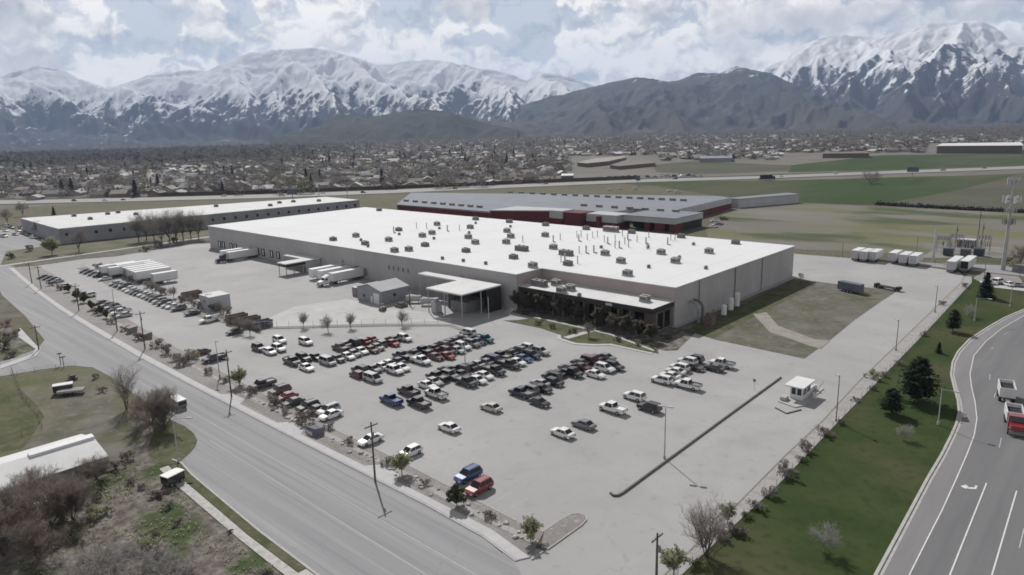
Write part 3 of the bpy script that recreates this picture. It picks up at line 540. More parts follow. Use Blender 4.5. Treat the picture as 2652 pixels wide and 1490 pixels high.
# ------------------------------------------------------------------ other large buildings
lw = empty('warehouse', (0,0,0), 'long low warehouse with white roof behind bare trees at left', 'warehouse')
LP = [(-495,111),(-415.7,108.6),(-400,283.4),(-442,285)]
b = MB(); b.prism(LP, -.1, 7.8); b.build('wall', X['wall2'], lw); b = MB(); b.prism([(p[0]*1.001,p[1]) for p in LP], 7.8, 8.05); b.build('roof', X['roofwhite2'], lw)
for k in range(26):
    t = (k+.5)/26; p = Vector((-415.7+15.7*t, 108.6+174.8*t, 0)); d = Vector((15.7,174.8,0)).normalized(); n = Vector((d.y,-d.x,0))
    q = p+n*.06; w = .9; b = MB(); b.hexa([tuple(q-d*w+Vector((0,0,z0))) if False else (q.x-d.x*w+n.x*o, q.y-d.y*w+n.y*o, z) for z in (3.8,5.4) for (w, o) in ((.7,0),(-.7,0),(-.7,-.05),(.7,-.05))]); b.build('window', X['glass'], lw)
for i, (u, v) in enumerate(((192,561),(234,569),(306,552),(352,557),(1010/3.617,556),(700,534),(724,527),(760,524),(826,522),(560,536))):
    o = empty('rooftop_unit', P(u, v, 8.05), f"small dark air unit on the left warehouse's white roof, {ORD[i]} along", 'air unit', 'air units on the left warehouse')
    for nm, me in zip(('cabinet','grille','fan_guard'), AC['d']): link(nm, me, o)
rb = empty('factory', (0,0,0), 'wide factory with grey metal roof and dark red walls behind the white roof', 'factory')
RP = [(-360,284),(-276,285),(-276,306),(-217,311),(-217,338),(-193,338),(-198,418),(-210,424),(-420,346)]
b = MB(); b.prism(RP, 3.4, 6.7, 0); b.build('upper_wall', X['greywall'], rb)
b = MB(); b.prism([(p[0],p[1]) for p in RP], -.1, 3.4); b.build('lower_wall', X['red'], rb)
b = MB(); b.prism([(p[0]*1.002,p[1]*.999) for p in RP], 6.7, 7.0); b.build('roof', X['greyroof'], rb)
b = MB(); b.box((-360.1,283.7,3.0),(-276,284.2,6.4)); b.build('red_band', X['red'], rb)
b = MB(); b.prism([(-277,283.5),(-245,300),(-245,310),(-277,306)], -.1, 7.6, 0); b.build('red_block', X['red'], rb); b = MB(); b.prism([(-277.4,283.1),(-244.6,299.8),(-244.6,310.3),(-277.4,306.2)], 7.6, 8.1); b.build('parapet', X['greywall'], rb)
for (x0,y0,x1,y1,z0,z1,m) in ((-247,299,-238,310,4,8.2,'greywall'),(-247,299.1,-238,310,-.1,4,'red'),(-237.6,300,-226,312,-.1,7.6,'red'),(-225.6,304,-206,316,3.2,7.2,'greywall'),(-225.5,304.1,-206,316,-.1,3.2,'red')):
    b = MB(); b.box((x0,y0,z0),(x1,y1,z1)); b.build('front_block', X[m], rb)
b = MB(); b.tube((-217,303.5,0),(-217,303.5,6.3),1.5,n=12); b.build('round_tower', X['red'], rb)
b = MB(); b.box((-205.6,309,4.2),(-175.5,338,7.0)); b.build('carport_fascia', X['greywall'], rb); b = MB(); b.box((-205.9,308.6,7.0),(-175.1,338.3,7.2)); b.build('carport_roof', X['greyroof'], rb)
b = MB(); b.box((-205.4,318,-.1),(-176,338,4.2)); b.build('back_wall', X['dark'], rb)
for (x0, x1) in ((-187,-181.2),(-178.6,-175.6),(-193,-190)):
    b = MB(); b.box((x0,309.2,-.1),(x1,318,4.2)); b.build('wall_pier', X['red'], rb)
b = MB(); b.prism([(-205,424),(-196,424),(-176,470),(-186,476)], -.1, 5.5); b.build('rear_wing', X['greywall'], rb); b = MB(); b.prism([(-205.5,423.6),(-195.6,423.6),(-175.6,470),(-186,476.5)], 5.5, 5.8); b.build('rear_roof', X['greyroof'], rb)
for r, (ua, va, ub, vb, nn) in enumerate(((1322,499,1770,520,17),(1052,521,1242,537,9),(1512,533,1750,549,7))):
    for k in range(nn):
        t = k/(nn-1); p = P(ua+(ub-ua)*t, va+(vb-va)*t+1, 7.0)
        if r == 0 or p.y > 286: b = MB(); b.box((p.x-1.8,p.y-.8,7.0),(p.x+1.8,p.y+.8,8.3)); b.build('skylight', X['unitdark'], rb)
def far_building(name, pts, h, mw, mr, label, cat='building'):
    e = empty(name, (0,0,0), label, cat); b = MB(); b.prism(pts, -.1, h); b.build('wall', mw, e)
    c = Vector((sum(p[0] for p in pts)/len(pts), sum(p[1] for p in pts)/len(pts), 0)); b = MB(); b.prism([(c.x+(p[0]-c.x)*1.02, c.y+(p[1]-c.y)*1.02) for p in pts], h, h+.5); b.build('roof', mr, e); return e
far_building('school', [P(*q) for q in ((1495,431),(1540,420),(1612,413.5),(1622,417),(1575,428),(1520,434))], 5, X['pillar'], X['dirt'], 'sprawling low school with beige roofs beyond the highway', 'school')
far_building('school_hall', [P(*q) for q in ((1580,437),(1622,423),(1690,425),(1697,431),(1604,440))], 4, X['pillar'], X['pillar'], 'low wing with tan roof in front of the sprawling school', 'school')
far_building('supermarket', [P(*q) for q in ((2425,398),(2440,390),(2640,388),(2645,398))], 11, X['pillar'], X['roofwhite2'], 'long far store with bright white roof at the right edge', 'store')
far_building('long_building', [P(*q) for q in ((1812,421),(1815,414),(1895,412),(1895,420))], 5, X['wall2'], X['greyroof'], 'long grey roofed building behind the highway, right of the school')
far_building('long_building', [P(*q) for q in ((2130,410),(2132,405),(2245,404),(2250,409))], 6, X['pillar'], X['rust'], 'long brown building beyond the far green field')
far_building('barn', [P(*q) for q in ((1453,467),(1455,461),(1485,461),(1485,466))], 4, X['pillar'], X['roofwhite2'], 'small pale roofed barn at the highway edge')
# white barn, bottom left
wb = empty('greenhouse_barn', (0,0,0), 'long white roofed barn among bare trees at the lower left', 'barn')
ya0, ya1, xr = 33.2, 0.0, -131.2
b = MB(); b.prism([(-133.6,33),(-121,33),(-121,-6),(-133.6,-6)], -.1, 1.85); b.build('wall', X['walk_old'], wb)
for (xa, za, xb, zb, nm, y0, y1) in ((-127.3,3.3,-120.6,1.85,'roof_slope',33.3,-6),(-127.3,3.3,-134,1.85,'rear_slope',33.3,-6)):
    b = MB(); b.hexa([(xa,y1,za),(xb,y1,zb),(xb,y0,zb),(xa,y0,za),(xa,y1,za+.15),(xb,y1,zb+.15),(xb,y0,zb+.15),(xa,y0,za+.15)]); b.build(nm, X['roofwhite2'], wb)
b = MB(); b.hexa([(-128,24,3.2),(-126.6,24,3.2),(-126.6,33.3,3.2),(-128,33.3,3.2),(-128,24,3.8),(-126.6,24,3.7),(-126.6,33.3,3.7),(-128,33.3,3.8)]); b.build('ridge_vent', X['white'], wb)
b = MB(); b.face([(-133.6,33.05,1.85),(-121,33.05,1.85),(-127.3,33.05,3.25)]); b.build('gable', X['pillar'], wb)
sb = empty('lean_to', (0,0,0), 'low corrugated roof in front of the long white barn', 'shed')
b = MB(); b.box((-116.5,14,-.1),(-112.5,22.5,1.6)); b.build('wall', X['wood'], sb)
b = MB()
for k in range(12): b.hexa([(-117,13.6+k*.76,2.2),(-112,13.6+k*.76,1.65),(-112,14.2+k*.76,1.65),(-117,14.2+k*.76,2.2),(-117,13.6+k*.76,2.3),(-112,13.6+k*.76,1.75),(-112,14.2+k*.76,1.75),(-117,14.2+k*.76,2.3)])
b.build('roof', X['walk'], sb)
# ------------------------------------------------------------------ cars: one prototype per body style, then copies
def loft(mb, st, mi=0):                   # stations (x, z0, z1, half width at bottom, half width at top)
    k = len(mb.v)
    for x, z0, z1, w0, w1 in st: mb.v += [(x,-w0,z0),(x,w0,z0),(x,w0*1.0,(z0+z1*1.4)/2.4),(x,w1,z1),(x,-w1,z1),(x,-w0*1.0,(z0+z1*1.4)/2.4)]
    for i in range(len(st)-1):
        a = k+6*i; c = a+6
        for j in range(6):
            j2 = (j+1)%6; mb.f.append((a+j, a+j2, c+j2, c+j)); mb.m.append(mi)
    mb.f.append(tuple(k+j for j in range(5,-1,-1))); mb.m.append(mi); e = k+6*(len(st)-1); mb.f.append(tuple(e+j for j in range(6))); mb.m.append(mi)
def wheel_mesh(r, w):
    b = MB(); b.tube((0,-w/2,0),(0,w/2,0),r,n=12,mi=0); b.tube((0,w/2,0),(0,w/2+.02,0),r*.6,n=8,mi=1); b.tube((0,-w/2-.02,0),(0,-w/2,0),r*.6,n=8,mi=1); return b.mesh('wheel', [X['tyre'], X['rim']])
WH = {'s': wheel_mesh(.33,.22), 'u': wheel_mesh(.38,.25), 'p': wheel_mesh(.41,.28)}
SPEC = {  # L, W, lower-body stations, greenhouse (rear base, rear top, front top, front base), belt z, roof z, wheel key, wheel x
 's': (4.7,1.82,[(-2.33,.45,.72,.72,.68),(-2.2,.3,.93,.88,.8),(-1.5,.26,.98,.91,.84),(.9,.26,.95,.91,.84),(1.0,.26,.94,.91,.84),(2.0,.28,.80,.89,.78),(2.33,.42,.62,.72,.66)],(-1.75,-1.0,.25,1.05),.93,1.43,'s',(-1.38,1.42)),
 'h': (4.2,1.78,[(-2.1,.4,.85,.78,.72),(-1.95,.28,.98,.87,.8),(.8,.26,.96,.89,.82),(1.75,.28,.84,.86,.76),(2.08,.42,.64,.7,.64)],(-2.0,-1.6,.2,1.0),.95,1.5,'s',(-1.25,1.3)),
 'u': (4.8,1.92,[(-2.38,.5,.95,.82,.78),(-2.25,.36,1.1,.93,.86),(.9,.34,1.08,.96,.88),(1.95,.36,.98,.93,.84),(2.36,.5,.76,.8,.74)],(-2.25,-1.95,.25,1.05),1.07,1.74,'u',(-1.42,1.45)),
 'v': (5.1,1.98,[(-2.52,.4,.95,.86,.82),(-2.4,.3,1.08,.95,.9),(1.3,.28,1.04,.98,.9),(2.2,.32,.9,.93,.84),(2.5,.46,.7,.8,.74)],(-2.42,-2.2,.7,1.75),1.05,1.82,'u',(-1.55,1.6)),
 'p': (5.8,2.0,[(-2.88,.58,1.1,.9,.9),(-2.8,.48,1.12,.98,.96),(-.55,.46,1.12,1.0,.96),(1.3,.46,1.12,1.0,.92),(2.45,.48,1.05,.97,.88),(2.86,.6,.85,.88,.8)],(-.65,-.5,.85,1.5),1.1,1.88,'p',(-1.75,1.85)),
}
PROTO = {}
for key, (L, W, st, gh, zb, zt, wk, wx) in SPEC.items():
    parts = []; xa, xb, xc, xd = gh; hw = W/2-.06; ht = hw-.17
    b = MB(); loft(b, st)
    b.hexa([(xa,-hw,zb-.06),(xd,-hw,zb-.06),(xd,hw,zb-.06),(xa,hw,zb-.06),(xb,-ht,zt),(xc,-ht,zt),(xc,ht,zt),(xb,ht,zt)])
    if key == 'u': b.box((-1.8,-.62,zt),(.1,-.56,zt+.06)); b.box((-1.8,.56,zt),(.1,.62,zt+.06))
    for s_ in (-1,1): b.box((xd-.35,s_*(hw+.02)-.12,zb),(xd-.15,s_*(hw+.02)+.12,zb+.16))
    parts.append(('body', b.mesh('body', X['p_white']), None))
    def pane(a, c, o): return [Vector(a)+Vector(o), Vector(c)+Vector(o)]
    def lerp(p, q, t): return Vector(p)*(1-t)+Vector(q)*t
    def quad_in(c0, c1, c2, c3, off, m=.07):
        cen = (Vector(c0)+Vector(c1)+Vector(c2)+Vector(c3))/4
        return [lerp(c, cen, m*1.4)+Vector(off) for c in (c0, c1, c2, c3)]
    b = MB(); b.face(quad_in((xd,-hw,zb),(xd,hw,zb),(xc,ht,zt-.02),(xc,-ht,zt-.02),(.03,0,.02))); parts.append(('windshield', b.mesh('windshield', X['glass']), None))
    b = MB(); b.face(quad_in((xa,hw,zb),(xa,-hw,zb),(xb,-ht,zt-.02),(xb,ht,zt-.02),(-.03,0,.02))); parts.append(('rear_window', b.mesh('rear_window', X['glass']), None))
    for s_ in (-1, 1):
        b = MB(); c = quad_in((xa+.1,s_*hw,zb),(xd-.1,s_*hw,zb),(xc-.02,s_*ht,zt),(xb+.02,s_*ht,zt),(0,s_*.025,0), .09)
        m1 = lerp(c[0],c[1],.47); m2 = lerp(c[3],c[2],.47); n1 = lerp(c[0],c[1],.52); n2 = lerp(c[3],c[2],.52)
        b.face([c[0],m1,m2,c[3]][::s_]); b.face([n1,c[1],c[2],n2][::s_]); parts.append(('side_window', b.mesh('side_window', X['glass']), None))
        x1 = st[-1][0]; b = MB(); b.box((x1-.14,s_*.62-.2,st[-1][2]-.2),(x1+.03,s_*.62+.2,st[-1][2]-.02)); parts.append(('headlight', b.mesh('headlight', X['lamp']), None))
        x0 = st[0][0]; b = MB(); b.box((x0-.03,s_*.68-.13,st[0][2]-.28),(x0+.12,s_*.68+.13,st[0][2]-.02)); parts.append(('tail_light', b.mesh('tail_light', X['tail']), None))
        for w in wx: parts.append(('wheel', WH[wk], (w, s_*(W/2-.11), {'s':.33,'u':.38,'p':.41}[wk])))
    if key == 'p':
        b = MB(); b.face([(-2.72,-.84,1.135),(-.75,-.84,1.135),(-.75,.84,1.135),(-2.72,.84,1.135)]); 
        for s_ in (-1,1): b.box((-2.8,s_*.92-.06,1.1),(-.68,s_*.92+.06,1.32))
        b.box((-2.86,-.9,1.1),(-2.74,.9,1.3)); parts.append(('cargo_bed', b.mesh('cargo_bed', [X['unitdark']]), None))
    small = MB()
    PROTO[key] = parts
SMALL = {}
def small_mesh(key, col):                 # distant cars: one mesh with paint, glass and tyres
    if (key, col) in SMALL: return SMALL[key, col]
    V, F, Mi = [], [], []; mats = [X['p_'+col], X['glass'], X['tyre'], X['rim'], X['lamp'], X['tail'], X['unitdark']]
    for nm, me, loc in PROTO[key]:
        n = len(V); o = Vector(loc or (0,0,0)); V += [tuple(v.co+o) for v in me.vertices]
        for p in me.polygons:
            F.append(tuple(n+i for i in p.vertices))
            Mi.append({'body':0,'windshield':1,'rear_window':1,'side_window':1,'headlight':4,'tail_light':5,'cargo_bed':6}.get(nm, 2+p.material_index))
    me = bpy.data.meshes.new('parked_car'); me.from_pydata(V, [], F)
    for m in mats: me.materials.append(m)
    me.polygons.foreach_set('material_index', Mi); me.update(); SMALL[key, col] = me; return me
TYPE = {'s':'sedan','h':'hatchback','u':'suv','v':'minivan','p':'pickup'}
def place_car(c):
    x, y, key, col, hd, lab, grp, det = c
    if det:
        e = empty('parked_car', (x,y,.06), lab, TYPE[key] if key != 's' else 'car', grp, hd)
        for nm, me, loc in PROTO[key]:
            o = bpy.data.objects.new(nm, me); COL.objects.link(o); o.parent = e
            if loc: o.location = loc
            if nm == 'body': o.material_slots[0].link = 'OBJECT'; o.material_slots[0].material = X['p_'+col]
            if nm == 'cargo_bed': o.material_slots[0].link = 'OBJECT'; o.material_slots[0].material = X['p_'+col] if random.random() < .35 else X['unitdark']
    else:
        o = link('parked_car', small_mesh(key, col), None, (x,y,.06), hd); tag(o, lab, TYPE[key] if key != 's' else 'car', grp)
W_, S_, G_, B_, R_, M_, L_, N_, T_, E_, O_, I_, U_ = 'white','silver','grey','black','red','maroon','blue','navy','teal','green','brown','beige','purple'
# area, heading (+x: 0, -x: pi, -y: -pi/2), list of (u, v, style, colour, flip)
CARS = [
 ('apart at the lot corner nearest the dumpsters', 'cars set apart near the dumpsters', 0, [(671,901,'u',B_,0),(699,910,'h',W_,0),(724,881,'u',W_,0),(722,902,'u',W_,0),(792,885,'u',W_,0)]),
 ('in the short row left of centre', 'cars in the first row', 0, [(757,936,'p',B_,0),(789,926,'u',B_,0),(815,925,'s',B_,0),(794,951,'s',W_,0),(849,936,'v',S_,0),(874,928,'s',B_,0),(902,921,'s',W_,0),(922,913,'s',G_,0),(943,906,'s',W_,0),(968,903,'s',M_,0),(991,894,'s',G_,0),(1013,889,'s',R_,0),(1033,880,'u',W_,0),
   (882,901,'p',B_,1),(897,889,'s',G_,1),(917,886,'u',B_,1),(941,884,'s',R_,1),(960,880,'s',R_,1),(979,888,'h',G_,1),(1000,882,'s',B_,1)]),
 ('in the row left of the tall lamp', 'cars in the second row', 0, [(930,969,'h',M_,1),(941,954,'u',B_,1),(963,956,'s',G_,0),(983,948,'s',W_,1),(1003,940,'s',W_,1),(1028,934,'s',B_,1),(963,979,'v',S_,0),(1019,960,'u',W_,0),(1039,951,'s',W_,0),(1044,923,'p',N_,1),(1087,933,'p',W_,0),(1071,913,'s',B_,1),(1096,908,'p',N_,1),(1120,900,'s',M_,1),(1144,893,'u',M_,1),(1160,886,'s',B_,1),(1176,880,'s',G_,1),(1192,875,'s',M_,1),(1207,870,'s',B_,1),(1211,861,'v',W_,1),
   (1129,923,'s',M_,0),(1150,913,'u',M_,0),(1166,918,'s',R_,0),(1184,906,'s',S_,0),(1199,897,'u',W_,0),(1223,890,'u',G_,0),(1238,884,'s',N_,0),(1253,877,'p',T_,0)]),
 ('in the crowded row right of the tall lamp', 'cars in the third row', 0, [(1109,996,'s',W_,0),(1134,984,'s',S_,0),(1146,971,'p',B_,1),(1166,975,'u',G_,0),(1165,960,'s',B_,1),(1203,988,'p',E_,0),(1187,957,'u',B_,1),(1190,971,'s',B_,0),(1226,980,'s',W_,0),(1254,972,'s',W_,0),(1281,960,'p',B_,0),(1211,950,'s',B_,1),(1230,943,'s',S_,1),(1252,938,'s',G_,1),(1270,929,'v',U_,1),(1301,923,'p',B_,1),(1323,913,'s',E_,1),(1343,907,'u',G_,1),(1360,899,'u',W_,1),
   (1319,944,'p',B_,0),(1336,936,'s',W_,0),(1352,928,'s',L_,0),(1374,919,'u',N_,0),(1400,910,'u',S_,0)]),
 ('in the long row facing the office', 'cars in the fourth row', 0, [(1366,1011,'p',N_,1),(1394,998,'u',G_,1),(1413,985,'s',S_,1),(1432,974,'u',B_,1),(1450,962,'s',B_,1),(1470,951,'s',G_,1),(1490,943,'s',B_,1),(1511,943,'v',M_,0),(1524,931,'s',M_,1),(1548,935,'s',G_,0),(1424,997,'s',B_,0),(1450,984,'h',B_,0),(1479,966,'p',B_,0),(1500,956,'s',M_,0),(1537,968,'s',W_,0),(1560,957,'u',W_,0),(1590,949,'u',B_,0)]),
 ('standing loose in the open part of the lot', 'cars scattered in the open lot', pi, [(1397,1041,'s',B_,1),(1013,1036,'p',L_,0),(1058,1014,'p',O_,0),(1084,1044,'p',B_,0),(1132,1019,'p',W_,0),(1271,1054,'s',I_,0),(1162,1106,'s',W_,0),(1456,1120,'s',W_,0),(1511,1098,'s',G_,0),(1586,1058,'p',W_,0),(1681,1055,'u',B_,0),(1642,1026,'u',W_,0)]),
 ('in the row nearest the guard booth', 'cars in the last row', pi, [(1714,984,'u',W_,0),(1779,997,'p',W_,0),(1734,972,'s',W_,0),(1748,961,'s',W_,0),(1762,950,'u',W_,0),(1775,938,'u',W_,0),(1796,930,'u',N_,0),(1844,955,'s',B_,0),(1869,942,'p',W_,0),(1803,947,'s',B_,1)]),
 ('along the gravel strip by the street', 'cars facing the street', -pi/2, [(520,911,'s',M_,0),(555,928,'p',B_,0),(680,996,'p',B_,0),(724,1012,'u',M_,0),(742,1027,'s',R_,0),(759,1041,'s',E_,0),(797,1054,'u',O_,0),(822,1064,'s',B_,0),(843,1060,'u',S_,0),(856,1074,'s',W_,0),(959,1138,'s',W_,0),(1062,1170,'h',W_,0),(1212,1231,'u',L_,0),(1240,1263,'u',R_,0)]),
 ('near the dumpsters in the truck yard aisle', 'cars in the yard aisle', -pi/2, [(608,858,'s',B_,0),(542,828,'p',W_,0),(498,810,'s',B_,0)]),
 ('in the left end bay beside the street trees', 'cars beside the street trees', -pi/2, [(113,716,'s',B_,0),(126,719,'s',N_,0),(138,722,'s',B_,0),(147,727,'s',S_,0),(167,739,'s',W_,0),(213,761,'s',B_,0),(229,765,'u',W_,0),(262,783,'s',B_,0),(278,788,'s',G_,0),(291,795,'u',S_,0),(304,799,'s',N_,0),(314,808,'p',W_,0),(321,815,'s',S_,0)]),
 ('in the middle row beside the white trailers', 'cars beside the trailers', -pi/2, [(221,701,'s',N_,0),(231,704,'s',B_,0),(242,708,'s',G_,0),(256,712,'u',N_,0),(271,721,'s',W_,0),(299,733,'s',S_,0),(311,737,'s',B_,0),(323,741,'u',B_,0),(335,746,'s',W_,0),(343,751,'s',W_,0),(353,755,'s',B_,0),(363,758,'s',B_,0),(374,761,'s',W_,0),(385,765,'s',S_,0),(394,769,'s',B_,0),(404,773,'u',B_,0),(414,779,'u',S_,0),(425,784,'u',B_,0),(437,789,'s',S_,0),(449,792,'s',W_,0),(462,798,'u',G_,0)]),
]
allc = []
for ai, (area, grp, hd, lst) in enumerate(CARS):
    for (u, v, key, col, fl) in lst:
        p = P(u, v+2, .55); h = hd+pi*fl
        allc.append([p.x, p.y, key, col, h+random.uniform(-.03,.03), ai, u, v])
def half(c):
    L, W = SPEC[c[2]][0], SPEC[c[2]][1]
    return (L/2, W/2) if abs(math.cos(c[4])) > .7 else (W/2, L/2)
for it in range(60):                      # parked cars never overlap: ease neighbours apart
    for i in range(len(allc)):
        for j in range(i):
            a, c = allc[i], allc[j]; ha, hc = half(a), half(c)
            ox = ha[0]+hc[0]+.35-abs(a[0]-c[0]); oy = ha[1]+hc[1]+.4-abs(a[1]-c[1])
            if ox > 0 and oy > 0:
                k = 0 if ox < oy else 1; d = (ox, oy)[k]*.5*(1 if a[k] >= c[k] else -1); a[k] += d; c[k] -= d
seen = {}
for i, c in enumerate(allc):              # a label names the car and the neighbours that single it out
    area = CARS[c[5]][0]; ty = TYPE[c[2]]; same = [d for d in allc if d[5] == c[5]]
    twins = [d for d in same if d[2] == c[2] and d[3] == c[3]]
    if len(twins) == 1: lab = f"{c[3]} {ty}, the only one {area}"
    else:
        nb = sorted((d for d in same if d is not c), key=lambda d: (d[0]-c[0])**2+(d[1]-c[1])**2)[:2]
        lab = f"{c[3]} {ty} between a {nb[0][3]} {TYPE[nb[0][2]]} and a {nb[1][3]} {TYPE[nb[1][2]]} {area}"
        if len(lab.split()) > 16 or True:
            tw = sorted(twins, key=lambda d: d[6]); lab2 = f"{c[3]} {ty} {area}, {ORD[tw.index(c)]} of its kind from the left"
            lab = f"{c[3]} {ty} next to a {nb[0][3]} {TYPE[nb[0][2]]} {area}"
            key = [d for d in twins if (lambda m: (m[3], m[2]))(sorted((e for e in same if e is not d), key=lambda e: (e[0]-d[0])**2+(e[1]-d[1])**2)[0]) == (nb[0][3], nb[0][2])]
            if len(key) > 1: lab = lab2
    if len(lab.split()) > 16: lab = ' '.join(lab.split()[:16])
    c.append(lab)
for c in allc: place_car((c[0], c[1], c[2], c[3], c[4], c[8], CARS[c[5]][1], c[6] > 480))
# ------------------------------------------------------------------ trailers and trucks
def make_trailer(L, W=2.6, z0=1.15, z1=4.05):
    out = []
    b = MB(); b.box((-W/2,0,z0),(W/2,L,z1),0,0)
    for k in range(int(L/1.6)): 
        for s_ in (-1,1): x = s_*W/2; b.box((min(x,x+s_*.03),.6+k*1.6,z0+.1),(max(x,x+s_*.03),.68+k*1.6,z1-.1))
    out.append(('cargo_box', b.mesh('cargo_box', X['trailer']), None))
    b = MB(); b.box((-W/2+.1,-.06,z0+.15),(-.04,0,z1-.12)); b.box((.04,-.06,z0+.15),(W/2-.1,0,z1-.12)); out.append(('rear_door', b.mesh('rear_door', X['trailergrey']), None))
    b = MB(); b.box((-1,.3,z0-.28),(1,L-.3,z0)); b.box((-1.1,0,.45),(1.1,.12,z0-.28)) ; out.append(('chassis', b.mesh('chassis', X['unitdark']), None))
    for y in (1.6, 2.9):
        for s_ in (-1,1): out.append(('wheel', TWH, (s_*(W/2-.25), y, .5)))
    b = MB(); b.box((-.9,L-3.2,0),(-.7,L-3,z0-.28)); b.box((.7,L-3.2,0),(.9,L-3,z0-.28)); out.append(('landing_leg', b.mesh('landing_leg', X['unitdark']), None))
    return out
b = MB(); b.tube((-.22,0,0),(.22,0,0),.5,n=12,mi=0); b.tube((.22,0,0),(.25,0,0),.28,n=8,mi=1); b.tube((-.25,0,0),(-.22,0,0),.28,n=8,mi=1); TWH = b.mesh('wheel', [X['tyre'], X['rim']])
TR = {L: make_trailer(L) for L in (16.0, 13.0, 8.6)}
def put(name, parts, loc, rot, label, cat, group):
    e = empty(name, loc, label, cat, group, rot)
    for nm, me, l in parts: link(nm, me, e, l)
    return e
def make_tractor(m):
    out = []; b = MB()
    b.hexa([(-1.2,-2.2,.95),(1.2,-2.2,.95),(1.2,.0,.95),(-1.2,.0,.95),(-1.15,-2.0,3.0),(1.15,-2.0,3.0),(1.15,0,3.8),(-1.15,0,3.8)])
    b.hexa([(-1.0,-4.0,.8),(1.0,-4.0,.8),(1.1,-2.2,.8),(-1.1,-2.2,.8),(-.9,-3.9,1.75),(.9,-3.9,1.75),(1.05,-2.2,2.1),(-1.05,-2.2,2.1)]); out.append(('cab', b.mesh('cab', m), None))
    b = MB(); b.face([(-1.0,-2.14,2.15),(1.0,-2.14,2.15),(1.0,-2.04,2.85),(-1.0,-2.04,2.85)]); out.append(('windshield', b.mesh('windshield', X['glass']), None))
    for s_ in (-1,1): b = MB(); b.face([(s_*1.21,-1.8,2.0),(s_*1.21,-.9,2.0),(s_*1.19,-.9,2.75),(s_*1.19,-1.8,2.75)]); out.append(('side_window', b.mesh('side_window', X['glass']), None))
    b = MB(); b.box((-.5,-3.6,.55),(.5,3.2,.95)); out.append(('chassis', b.mesh('chassis', X['unitdark']), None))
    b = MB(); b.box((-1.15,-4.25,.4),(1.15,-4.0,.85)); b.box((-.6,-4.06,.9),(.6,-4.0,1.6)); out.append(('bumper', b.mesh('bumper', X['steel']), None))
    for y in (-3.2,1.4,2.6):
        for s_ in (-1,1): out.append(('wheel', TWH, (s_*1.0, y, .5)))
    return out
TRW, TRB = make_tractor(X['white']), make_tractor(X['p_navy'])
for i, (u, v, L, l) in enumerate(((254,689,13.0,'white trailer farthest left in the trailer group'),(277,693,13.0,'white trailer second from the left, behind the packed block'))):
    p = P(u, v, 4.05); put('semi_trailer', TR[L], (p.x+1.3,p.y,.05), 0, l, 'trailer', 'white trailers parked by the fence')
p0 = P(301,686.5,4.05); p1 = P(349,706,4.05)
for k in range(6):
    t = k/5; p = p0*(1-t)+p1*t; put('semi_trailer', TR[13.0], (p.x-1.3*t,p.y,.05), 0, f"white trailer in the tightly packed block, {ORD[k]} from the left" if k < 5 else 'nearest white trailer of the packed block, its whole side showing', 'trailer', 'white trailers parked by the fence')
p = P(389,709,4.05); put('semi_trailer', TR[8.6], (p.x+1.3,p.y,.05), 0, 'short white trailer standing alone right of the packed block', 'trailer', 'white trailers parked by the fence')
def dock(u, v, L, l, tractor=None, tl=None, z=4.05):
    p = P(u, v, z); y1 = AY-.3; e = put('semi_trailer', TR[L], (p.x, y1, .05), pi, l, 'trailer', 'trailers backed to the docks')
    if tractor: put('truck_tractor', tractor, (p.x, y1-L-1.2, .05), 0, tl, 'truck', 'tractors at the docks')
dock(568,651,13.0,'white trailer at dock behind the dark blue tractor, farther one'); dock(580,655,13.0,'white trailer coupled to the dark blue tractor at the far docks', TRB, 'dark blue truck tractor in front of a trailer at the far docks')
dock(806,697,13.0,'left of two white trailers backed up beside the small canopy'); dock(826,702,13.0,'middle white trailer backed up between another and the white truck'); dock(868,706,13.0,'white trailer behind the white tractor at the middle docks', TRW, 'white truck tractor with its trailer at the middle docks')
RT_ = [(2212,676,'left of three trailers at the far right yard edge'),(2234,679,'middle of three trailers at the far right yard edge'),(2258,680,'right of three trailers at the far right yard edge, side lit'),(2309,683,'left trailer of the second group in the right yard'),(2336,688,'middle trailer of the second group in the right yard'),(2362,691,'right trailer of the second group in the right yard'),(2460,707,'pale trailer beside the open backed one near the spruce'),(2495,706,'trailer with dark open rear near the large spruce')]
for u, v, l in RT_:
    p = P(u, v, .1); e = put('semi_trailer', TR[8.6] if u < 2400 else TR[13.0], (p.x,p.y,.05), 0, l, 'trailer', 'trailers in the right hand yard')
    if u == 2495: b = MB(); b.box((-1.12,-.1,1.35),(1.12,-.061,3.85)); b.build('open_doorway', X['dark'], e)
# dump truck with trailer on the curved road
def wheels(e, xs, ys, r=.5, me=None):
    for x in xs:
        for y in ys: link('wheel', me or TWH, e, (x, y, r))
p = P(2608,1115); q = P(2585,1015); hd = math.atan2(p.y-q.y, p.x-q.x)+pi/2
def tub(b, w, y0, y1, z0, z1, t=.12):
    b.box((-w,y0,z0),(-w+t,y1,z1)); b.box((w-t,y0,z0),(w,y1,z1)); b.box((-w+t,y0,z0),(w-t,y0+t,z1)); b.box((-w+t,y1-t,z0),(w-t,y1,z1)); b.box((-w+t,y0+t,z0),(w-t,y1-t,z0+.15))
dt = empty('dump_truck', P(2626,1108), 'red dump truck with white bed driving on the curved road', 'dump truck', None, hd)
b = MB(); b.hexa([(-1.2,-2.6,.9),(1.2,-2.6,.9),(1.2,-.8,.9),(-1.2,-.8,.9),(-1.1,-2.3,2.9),(1.1,-2.3,2.9),(1.1,-.9,2.95),(-1.1,-.9,2.95)]); b.hexa([(-.95,-4.2,.8),(.95,-4.2,.8),(1.05,-2.6,.8),(-1.05,-2.6,.8),(-.85,-4.1,1.75),(.85,-4.1,1.75),(1,-2.6,2.0),(-1,-2.6,2.0)]); b.build('cab', X['p_red'], dt)
